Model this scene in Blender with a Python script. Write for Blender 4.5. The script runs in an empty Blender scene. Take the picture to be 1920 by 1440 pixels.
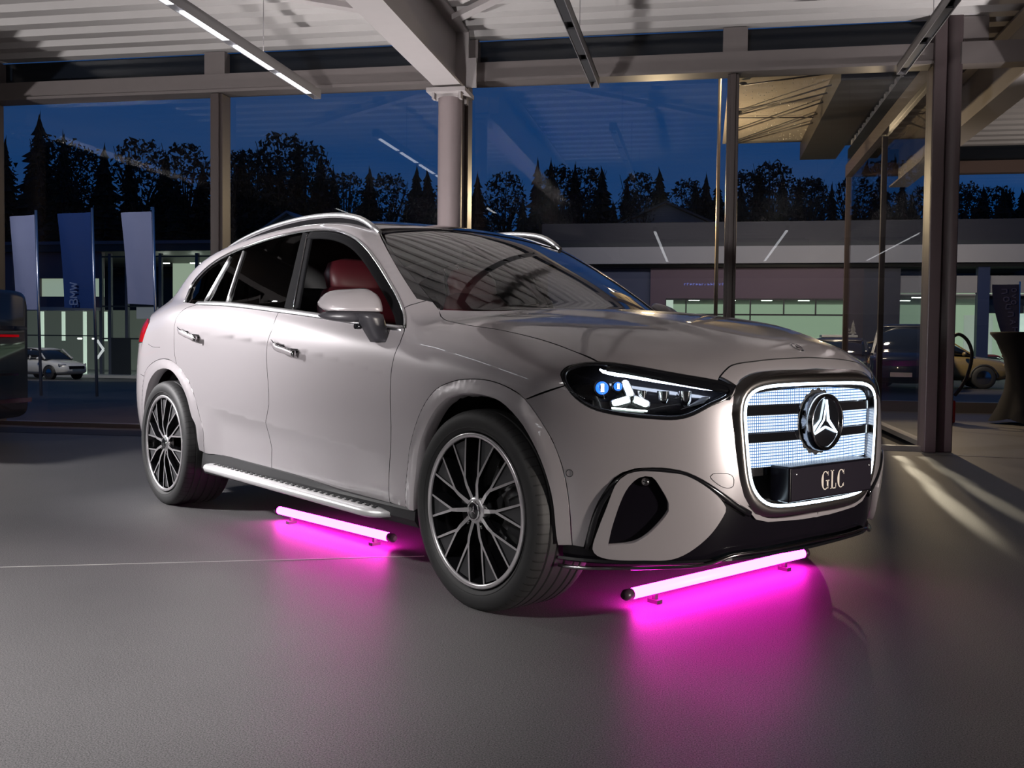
import bpy, bmesh, math, random
import numpy as np
from mathutils import Vector, Matrix, Euler
from mathutils.geometry import delaunay_2d_cdt
random.seed(7); rng=np.random.default_rng(7)
scene=bpy.context.scene
COL=scene.collection
PI=math.pi

# ------------------------------------------------------------------ materials
def mat(name, col=(.5,.5,.5), rough=.5, metal=0., coat=0., coat_rough=.03, emit=None, estr=0., spec=.5, ior=1.5,
        noise=0., nscale=40., bump=0., bscale=200., aniso=0.):
    m=bpy.data.materials.new(name); m.use_nodes=True; nt=m.node_tree; b=nt.nodes['Principled BSDF']
    b.inputs['Base Color'].default_value=(*col,1); b.inputs['Roughness'].default_value=rough
    b.inputs['Metallic'].default_value=metal; b.inputs['Coat Weight'].default_value=coat
    b.inputs['Coat Roughness'].default_value=coat_rough; b.inputs['Specular IOR Level'].default_value=spec
    b.inputs['IOR'].default_value=ior
    if emit is not None:
        b.inputs['Emission Color'].default_value=(*emit,1); b.inputs['Emission Strength'].default_value=estr
    if noise>0:
        tc=nt.nodes.new('ShaderNodeTexCoord'); n=nt.nodes.new('ShaderNodeTexNoise'); n.inputs['Scale'].default_value=nscale
        n.inputs['Detail'].default_value=4
        r=nt.nodes.new('ShaderNodeMix'); r.data_type='RGBA'
        r.inputs[6].default_value=(*[c*(1-noise) for c in col],1); r.inputs[7].default_value=(*[min(1,c*(1+noise)) for c in col],1)
        nt.links.new(tc.outputs['Object'],n.inputs['Vector']); nt.links.new(n.outputs['Fac'],r.inputs[0]); nt.links.new(r.outputs[2],b.inputs['Base Color'])
    if bump>0:
        tc=nt.nodes.new('ShaderNodeTexCoord'); n=nt.nodes.new('ShaderNodeTexNoise'); n.inputs['Scale'].default_value=bscale
        bp=nt.nodes.new('ShaderNodeBump'); bp.inputs['Strength'].default_value=bump; bp.inputs['Distance'].default_value=.002
        nt.links.new(tc.outputs['Object'],n.inputs['Vector']); nt.links.new(n.outputs['Fac'],bp.inputs['Height']); nt.links.new(bp.outputs['Normal'],b.inputs['Normal'])
    return m
def glass_mat(name, tint=(1,1,1), ior=1.5, boost=1.0, rough=0.0):
    """thin sheet glass: tinted see-through plus fresnel mirror"""
    m=bpy.data.materials.new(name); m.use_nodes=True; nt=m.node_tree
    for n in list(nt.nodes): nt.nodes.remove(n)
    o=nt.nodes.new('ShaderNodeOutputMaterial'); mx=nt.nodes.new('ShaderNodeMixShader')
    t=nt.nodes.new('ShaderNodeBsdfTransparent'); g=nt.nodes.new('ShaderNodeBsdfGlossy'); f=nt.nodes.new('ShaderNodeFresnel')
    t.inputs['Color'].default_value=(*tint,1); g.inputs['Roughness'].default_value=rough; f.inputs['IOR'].default_value=ior
    ml=nt.nodes.new('ShaderNodeMath'); ml.operation='MULTIPLY'; ml.inputs[1].default_value=boost; ml.use_clamp=True
    # same reflectance from both faces
    ge=nt.nodes.new('ShaderNodeNewGeometry'); 
    lw=nt.nodes.new('ShaderNodeLayerWeight'); lw.inputs['Blend'].default_value=.5
    pw=nt.nodes.new('ShaderNodeMath'); pw.operation='POWER'; pw.inputs[1].default_value=5.
    ad=nt.nodes.new('ShaderNodeMath'); ad.operation='MULTIPLY_ADD'
    f0=((ior-1)/(ior+1))**2; ad.inputs[1].default_value=1-f0; ad.inputs[2].default_value=f0
    nt.links.new(lw.outputs['Facing'],pw.inputs[0]); nt.links.new(pw.outputs[0],ad.inputs[0]); nt.links.new(ad.outputs[0],ml.inputs[0])
    nt.links.new(ml.outputs[0],mx.inputs[0]); nt.links.new(t.outputs[0],mx.inputs[1]); nt.links.new(g.outputs[0],mx.inputs[2]); nt.links.new(mx.outputs[0],o.inputs[0])
    return m
def emis(name,col,s): return mat(name,(0.02,0.02,0.02),.5,emit=col,estr=s)

# ------------------------------------------------------------------ object helpers
def link(name, me, parent=None, mats=()):
    o=bpy.data.objects.new(name,me); COL.objects.link(o)
    if parent is not None: o.parent=parent
    for m in (mats if isinstance(mats,(list,tuple)) else [mats]): o.data.materials.append(m)
    return o
def empty(name, label=None, cat=None, loc=(0,0,0), rotz=0., group=None, matrix=None):
    o=bpy.data.objects.new(name,None); COL.objects.link(o); o.empty_display_size=.1
    if matrix is not None: o.matrix_world=matrix
    else: o.location=loc; o.rotation_euler=(0,0,rotz)
    tag(o,label,cat,group); return o
def tag(o,label=None,cat=None,group=None,kind=None):
    if label: o['label']=label
    if cat: o['category']=cat
    if group: o['group']=group
    if kind: o['kind']=kind
    return o
class MB:
    """collects shapes in one mesh"""
    def __init__(s): s.v=[]; s.f=[]; s.mi=[]; s.sm=[]
    def add(s,v,f,mi=0,smooth=False):
        k=len(s.v); s.v+=[tuple(map(float,p)) for p in v]; s.f+=[[i+k for i in q] for q in f]; s.mi+=[mi]*len(f); s.sm+=[smooth]*len(f); return s
    def box(s,a,b,mi=0):
        x0,y0,z0=a; x1,y1,z1=b
        return s.add([(x0,y0,z0),(x1,y0,z0),(x1,y1,z0),(x0,y1,z0),(x0,y0,z1),(x1,y0,z1),(x1,y1,z1),(x0,y1,z1)],
              [(0,3,2,1),(4,5,6,7),(0,1,5,4),(1,2,6,5),(2,3,7,6),(3,0,4,7)],mi)
    def bar(s,p,q,w,h,up=(0,0,1),mi=0):
        p=np.array(p,float); q=np.array(q,float); d=q-p; d/=np.linalg.norm(d); u=np.array(up,float); r=np.cross(d,u); r/=np.linalg.norm(r); u=np.cross(r,d)
        v=[c+a*r*w/2+b*u*h/2 for c in (p,q) for a,b in((-1,-1),(1,-1),(1,1),(-1,1))]
        return s.add(v,[(0,1,2,3),(7,6,5,4),(0,4,5,1),(1,5,6,2),(2,6,7,3),(3,7,4,0)],mi)
    def tube(s,path,r,n=10,closed=False,mi=0,caps=True,flat=1.0,up=None):
        P=[np.array(p,float) for p in path]; N=len(P); R=r if hasattr(r,'__len__') else [r]*N
        v=[]; f=[]; prev=np.array(up if up is not None else (0,0,1),float)
        for i in range(N):
            a=P[(i-1)%N] if (closed or i>0) else P[i]; b=P[(i+1)%N] if (closed or i<N-1) else P[i]
            t=b-a; t/=max(np.linalg.norm(t),1e-9); u=prev-t*(prev@t)
            if np.linalg.norm(u)<1e-4: u=np.array((1,0,0))-t*t[0]
            u/=np.linalg.norm(u); w=np.cross(t,u); prev=u if up is None else np.array(up,float)
            for k in range(n):
                an=2*PI*k/n; v.append(P[i]+R[i]*(math.cos(an)*u*flat+math.sin(an)*w))
        M=N if closed else N-1
        for i in range(M):
            for k in range(n):
                j=(i+1)%N; f.append((i*n+k,i*n+(k+1)%n,j*n+(k+1)%n,j*n+k))
        s.add(v,f,mi,True)
        if caps and not closed:
            s.f.append([len(s.v)-N*n+k for k in range(n)][::-1]); s.f.append([len(s.v)-n+k for k in range(n)]); s.mi+=[mi,mi]; s.sm+=[False,False]
        return s
    def lathe(s,prof,axis='y',c=(0,0,0),n=48,mi=0,smooth=True,a0=0,a1=2*PI):
        """prof: list of (radius, height along axis)"""
        full=abs(a1-a0-2*PI)<1e-6; m=n if full else n+1; v=[]; f=[]
        for r,h in prof:
            for k in range(m):
                a=a0+(a1-a0)*k/n
                p=(r*math.cos(a),h,r*math.sin(a)) if axis=='y' else (r*math.cos(a),r*math.sin(a),h) if axis=='z' else (h,r*math.cos(a),r*math.sin(a))
                v.append((p[0]+c[0],p[1]+c[1],p[2]+c[2]))
        for i in range(len(prof)-1):
            for k in range(n):
                j=(k+1)%m if full else k+1
                f.append((i*m+k,i*m+j,(i+1)*m+j,(i+1)*m+k))
        return s.add(v,f,mi,smooth)
    def prism(s,poly,z0,z1,frame=None,mi=0):
        """extrude 2D polygon; frame(x,y,h)->3D"""
        fr=frame or (lambda x,y,h:(x,y,h)); n=len(poly)
        v=[fr(x,y,z0) for x,y in poly]+[fr(x,y,z1) for x,y in poly]
        f=[list(range(n))[::-1],list(range(n,2*n))]+[(i,(i+1)%n,n+(i+1)%n,n+i) for i in range(n)]
        return s.add(v,f,mi)
    def ball(s,c,r,nu=16,nv=10,mi=0,sc=(1,1,1)):
        v=[];f=[]
        for i in range(nv+1):
            t=PI*i/nv
            for k in range(nu):
                a=2*PI*k/nu; v.append((c[0]+r*sc[0]*math.sin(t)*math.cos(a),c[1]+r*sc[1]*math.sin(t)*math.sin(a),c[2]+r*sc[2]*math.cos(t)))
        for i in range(nv):
            for k in range(nu): f.append((i*nu+k,(i+1)*nu+k,(i+1)*nu+(k+1)%nu,i*nu+(k+1)%nu))
        return s.add(v,f,mi,True)
    def build(s,name,mats,parent=None,bevel=0.,seg=2,matrix=None,fixn=True,subsurf=0,auto=None):
        me=bpy.data.meshes.new(name); me.from_pydata(s.v,[],s.f); me.update()
        me.polygons.foreach_set('material_index',s.mi); me.polygons.foreach_set('use_smooth',s.sm)
        if fixn:
            bm=bmesh.new(); bm.from_mesh(me); bmesh.ops.remove_doubles(bm,verts=bm.verts,dist=1e-6); bmesh.ops.recalc_face_normals(bm,faces=bm.faces); bm.to_mesh(me); bm.free()
        o=link(name,me,parent,mats)
        if matrix is not None: o.matrix_world=matrix
        if bevel>0:
            b=o.modifiers.new('b','BEVEL'); b.width=bevel; b.segments=seg; b.limit_method='ANGLE'; b.angle_limit=math.radians(40)
            for p in me.polygons: p.use_smooth=True
            w=o.modifiers.new('w','WEIGHTED_NORMAL'); w.keep_sharp=True
        if subsurf>0:
            q=o.modifiers.new('s','SUBSURF'); q.levels=q.render_levels=subsurf
            for p in me.polygons: p.use_smooth=True
        return o
def mirror_mesh(me,name):
    """copy of a mesh mirrored in y, keeping custom normals"""
    n=len(me.vertices); co=np.empty(n*3); me.vertices.foreach_get('co',co); co=co.reshape(-1,3); co[:,1]*=-1
    F=[list(p.vertices)[::-1] for p in me.polygons]
    m2=bpy.data.meshes.new(name); m2.from_pydata(co.tolist(),[],F)
    m2.polygons.foreach_set('material_index',[p.material_index for p in me.polygons]); m2.polygons.foreach_set('use_smooth',[p.use_smooth for p in me.polygons])
    for m in me.materials: m2.materials.append(m)
    m2.update(); return m2
def mirror_obj(o,name,parent):
    m2=mirror_mesh(o.data,name)
    if 'cn' in PN.get(o.data.name,{}):
        N=PN[o.data.name]['cn'].copy(); N[:,1]*=-1; set_normals(m2,N)
    q=bpy.data.objects.new(name,m2); COL.objects.link(q); q.parent=parent
    for k in ('label',):
        if k in o: q[k]=o[k]
    for md in o.modifiers:
        n=q.modifiers.new(md.name,md.type)
        for a in ('width','segments','limit_method','angle_limit','levels','render_levels','keep_sharp'):
            if hasattr(md,a): setattr(n,a,getattr(md,a))
    return q
PN={}
def set_normals(me,N):
    me.polygons.foreach_set('use_smooth',[True]*len(me.polygons)); me.normals_split_custom_set_from_vertices([tuple(n) for n in N]); PN[me.name]={'cn':N}

# ------------------------------------------------------------------ curves & polygons
def catmull(P,closed=False,step=.02,corner=None):
    """smooth curve through P (3D), straight where corner indices are given"""
    P=[np.array(p,float) for p in P]; n=len(P); corner=set(corner or ()); out=[]
    rngi=range(n if closed else n-1)
    for i in rngi:
        p1=P[i]; p2=P[(i+1)%n]
        p0=P[(i-1)%n] if (closed or i>0) and i not in corner else 2*p1-p2
        p3=P[(i+2)%n] if (closed or i<n-2) and ((i+1)%n) not in corner else 2*p2-p1
        L=np.linalg.norm(p2-p1); k=max(1,int(round(L/step)))
        # centripetal-ish tangents
        d1=(p2-p0)*L/max(np.linalg.norm(p1-p0)+L,1e-9); d2=(p3-p1)*L/max(np.linalg.norm(p3-p2)+L,1e-9)
        for j in range(k):
            t=j/k; h00=2*t**3-3*t*t+1; h10=t**3-2*t*t+t; h01=-2*t**3+3*t*t; h11=t**3-t*t
            out.append(h00*p1+h10*d1+h01*p2+h11*d2)
    if not closed: out.append(P[-1])
    return np.array(out)
def inpoly(pts,poly):
    x,y=pts[:,0],pts[:,1]; ins=np.zeros(len(pts),bool); n=len(poly)
    for i in range(n):
        x1,y1=poly[i]; x2,y2=poly[(i+1)%n]
        if y1==y2: continue
        c=((y1>y)!=(y2>y))&(x<(x2-x1)*(y-y1)/(y2-y1)+x1); ins^=c
    return ins
def segdist(pts,poly):
    d=np.full(len(pts),1e9); n=len(poly)
    for i in range(n):
        a=poly[i]; b=poly[(i+1)%n]; ab=b-a; t=np.clip(((pts-a)@ab)/max(ab@ab,1e-12),0,1); d=np.minimum(d,np.linalg.norm(pts-(a+t[:,None]*ab),axis=1))
    return d
def area2(p): return .5*np.sum(p[:,0]*np.roll(p[:,1],-1)-np.roll(p[:,0],-1)*p[:,1])
def inset(p,g):
    """offset closed polygon inwards by g"""
    s=1 if area2(p)>0 else -1
    e1=p-np.roll(p,1,0); e2=np.roll(p,-1,0)-p
    e1/=np.maximum(np.linalg.norm(e1,axis=1,keepdims=True),1e-9); e2/=np.maximum(np.linalg.norm(e2,axis=1,keepdims=True),1e-9)
    n1=np.stack([-e1[:,1],e1[:,0]],1)*s; n2=np.stack([-e2[:,1],e2[:,0]],1)*s
    m=n1+n2; l=np.linalg.norm(m,axis=1,keepdims=True); m=m/np.maximum(l,1e-9); c=np.clip((m*n1).sum(1,keepdims=True),.5,1)
    return p+m*g/c

# ------------------------------------------------------------------ car body surface
PI=np.pi

# ---------- natural cubic spline tables ----------
def _ncs(xs):
    n=len(xs); h=np.diff(xs); A=np.zeros((n,n)); B=np.zeros((n,n)); A[0,0]=A[-1,-1]=1
    for i in range(1,n-1):
        A[i,i-1]=h[i-1]; A[i,i]=2*(h[i-1]+h[i]); A[i,i+1]=h[i]
        B[i,i-1]=6/h[i-1]; B[i,i]=-6/h[i-1]-6/h[i]; B[i,i+1]=6/h[i]
    return np.linalg.solve(A,B)
def _basis(xs,M,x):
    """rows of weights w so that value = w @ values (linear extrapolation)"""
    n=len(xs); xc=np.clip(x,xs[0],xs[-1]); i=np.clip(np.searchsorted(xs,xc,side='right')-1,0,n-2)
    h=xs[i+1]-xs[i]; a=(xs[i+1]-xc)/h; b=(xc-xs[i])/h; N=len(x); r=np.arange(N)
    W=((a**3-a)*h*h/6)[:,None]*M[i]+((b**3-b)*h*h/6)[:,None]*M[i+1]
    W[r,i]+=a; W[r,i+1]+=b
    ex=x-xc; m=ex!=0
    if m.any():
        im=i[m]; hm=h[m]; am=a[m]; bm=b[m]
        D=(-(3*am**2-1)*hm/6)[:,None]*M[im]+((3*bm**2-1)*hm/6)[:,None]*M[im+1]
        rr=np.arange(len(im)); D[rr,im]-=1/hm; D[rr,im+1]+=1/hm
        W[m]+=D*ex[m][:,None]
    return W
class Sp1:
    def __init__(s,pts):
        s.x=np.array([p[0] for p in pts],float); s.v=np.array([p[1] for p in pts],float); s.M=_ncs(s.x)
    def __call__(s,x): return _basis(s.x,s.M,np.asarray(x,float))@s.v
class Sp2:
    def __init__(s,xs,ys,Z):
        s.x=np.array(xs,float); s.y=np.array(ys,float); s.Z=np.array(Z,float); assert s.Z.shape==(len(xs),len(ys))
        s.Mx=_ncs(s.x); s.My=_ncs(s.y)
    def __call__(s,x,y):
        return ((_basis(s.x,s.Mx,x)@s.Z)*_basis(s.y,s.My,y)).sum(1)
def smax(a,b,k):
    h=np.maximum(k-np.abs(a-b),0)/k
    return np.maximum(a,b)+h*h*h*k/6
def smin(a,b,k): return -smax(-a,-b,k)
def sst(a,b,x):
    t=np.clip((x-a)/(b-a),0,1); return t*t*(3-2*t)
# ---------- body tables (car frame: x forward, y left, z up, metres) ----------
zbelt=Sp1([(-2.55,1.12),(-2.0,1.165),(-1.2,1.185),(-.8,1.172),(-.2,1.13),(.25,1.092),(.9,1.03),(1.5,.985),(2.0,.91),(2.45,.82)])
Wt=[0,.15,.35,.55,.75,.9,1.0,1.12]
Wx=[-2.5,-2.2,-1.8,-1.486,-1.0,-.3,.4,1.0,1.486,1.9,2.2,2.5]
WZ=[[.74,.80,.84,.845,.825,.77,.69,.60],
    [.785,.855,.907,.917,.898,.845,.765,.68],
    [.83,.895,.935,.945,.935,.90,.845,.77],
    [.85,.905,.947,.955,.950,.927,.882,.82],
    [.85,.905,.942,.950,.946,.923,.880,.82],
    [.85,.905,.938,.946,.943,.920,.878,.82],
    [.85,.905,.935,.944,.943,.918,.876,.82],
    [.85,.905,.937,.946,.946,.922,.878,.81],
    [.85,.905,.945,.955,.953,.925,.870,.78],
    [.84,.900,.940,.950,.942,.905,.845,.75],
    [.80,.860,.900,.910,.900,.855,.79,.69],
    [.74,.800,.840,.850,.835,.785,.71,.60]]
Wtab=Sp2(Wx,Wt,WZ)
creasez=Sp1([(-1.0,.628),(-.22,.570),(.42,.532),(.9,.500)])
def Wside(x,z):
    zb=zbelt(x); t=(z-.2)/(zb-.2)
    w=Wtab(x,t)
    # concave body line across the doors: steps inward just below the line and swells back out at the bottom
    d=creasez(x)-z
    m=sst(-1.0,-.72,x)*(1-sst(.55,1.0,x))
    w=w-m*.023*np.where(d<.11,np.sin(PI/2*np.clip(d,0,.11)/.11),.5+.5*np.cos(PI*np.clip(d-.11,0,.32)/.32))
    return w
Hx=[.5,.9,1.3,1.7,2.0,2.2,2.35,2.5]; Hy=[0,.3,.55,.75,.95]
HZ=[[1.135,1.130,1.115,1.09,1.04],
    [1.125,1.120,1.10,1.066,1.00],
    [1.108,1.102,1.078,1.036,.965],
    [1.076,1.068,1.038,.990,.912],
    [1.026,1.015,.975,.920,.838],
    [.974,.958,.892,.835,.75],
    [.912,.897,.84,.775,.68],
    [.845,.835,.80,.74,.63]]
Htab=Sp2(Hx,Hy,HZ)
Fy=[0,.3,.5,.65,.78,.88,.96]; Fz=[.1,.25,.4,.6,.75,.86,.95,1.1]
FZ0=[2.20,2.262,2.298,2.310,2.302,2.285,2.25,2.17]
Foff=[0,-.02,-.065,-.15,-.265,-.39,-.53]
FZ=[[z0+off*(1+.0*i) for i,z0 in enumerate(FZ0)] for off in Foff]
Ftab=Sp2(Fy,Fz,FZ)
By=[0,.4,.65,.8,.95]; Bz=[.2,.4,.6,.8,1.0,1.15]
BZ=[[-2.40,-2.47,-2.49,-2.485,-2.46,-2.43],
    [-2.38,-2.45,-2.47,-2.465,-2.44,-2.41],
    [-2.31,-2.38,-2.41,-2.405,-2.37,-2.34],
    [-2.20,-2.27,-2.30,-2.29,-2.26,-2.22],
    [-1.95,-2.0,-2.03,-2.02,-1.99,-1.95]]
Btab=Sp2(By,Bz,BZ)
# greenhouse
gwb=Sp1([(-2.5,.60),(-2.1,.70),(-1.6,.815),(-1.0,.862),(-.3,.868),(.4,.862),(.9,.845),(1.3,.80)])
def Wg(x,z):
    d=z-zbelt(x); return gwb(x)-.36*d-.16*np.maximum(d,0)**2
Rx=[-2.7,-2.45,-2.2,-1.8,-1.4,-1.0,-.6,-.3,0,.2,.5,.8,1.1,1.3]
R0=[.80,1.06,1.245,1.44,1.54,1.592,1.617,1.618,1.595,1.555,1.440,1.297,1.122,.99]
Roff=Sp1([(0,0),(.25,.006),(.45,.018),(.6,.037),(.7,.062),(.9,.16)])
Rtab=Sp1(list(zip(Rx,R0)))
def Hroof(x,y):
    # windshield and backlight curve backwards towards the sides
    a=np.abs(y); k=sst(-.2,.7,x); kb=sst(-1.2,-2.0,x) if False else sst(1.2,2.0,-x)
    return Rtab(x+(.14*k-.10*kb)*(a/.62)**2)-Roff(a)*(1-.75*k)
def lower(P):
    x,y,z=P[:,0],np.abs(P[:,1]),P[:,2]
    s=y-Wside(x,z)
    top=z-np.where(x>.5,Htab(x,y),0)
    capz=zbelt(x)+.035
    w=sst(.75,1.15,x)
    top=z-(capz*(1-w)+Htab(np.maximum(x,.5),y)*w)
    f=x-Ftab(y,z); b=-(x-Btab(y,z))
    g=smax(s,top,.16)
    g=smax(g,f,.16)
    g=smax(g,b,.2)
    return smax(g,.165-z,.03)
def upper(P):
    x,y,z=P[:,0],np.abs(P[:,1]),P[:,2]
    g=smax(y-Wg(x,z),(z-Hroof(x,y))*.9,.04)
    return np.maximum(g,zbelt(x)-.16-z)
def body(P):
    P=np.asarray(P,float)
    x=P[:,0]
    k=.03+.10*sst(1.35,2.0,-x)+.03*sst(.6,.9,x)
    return smin(lower(P),upper(P),k)
def grad(fn,P,e=1.5e-3):
    G=np.zeros_like(P)
    for i in range(3):
        d=np.zeros(3); d[i]=e; G[:,i]=(fn(P+d)-fn(P-d))/(2*e)
    return G/np.maximum(np.linalg.norm(G,axis=1,keepdims=True),1e-9)

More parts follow.
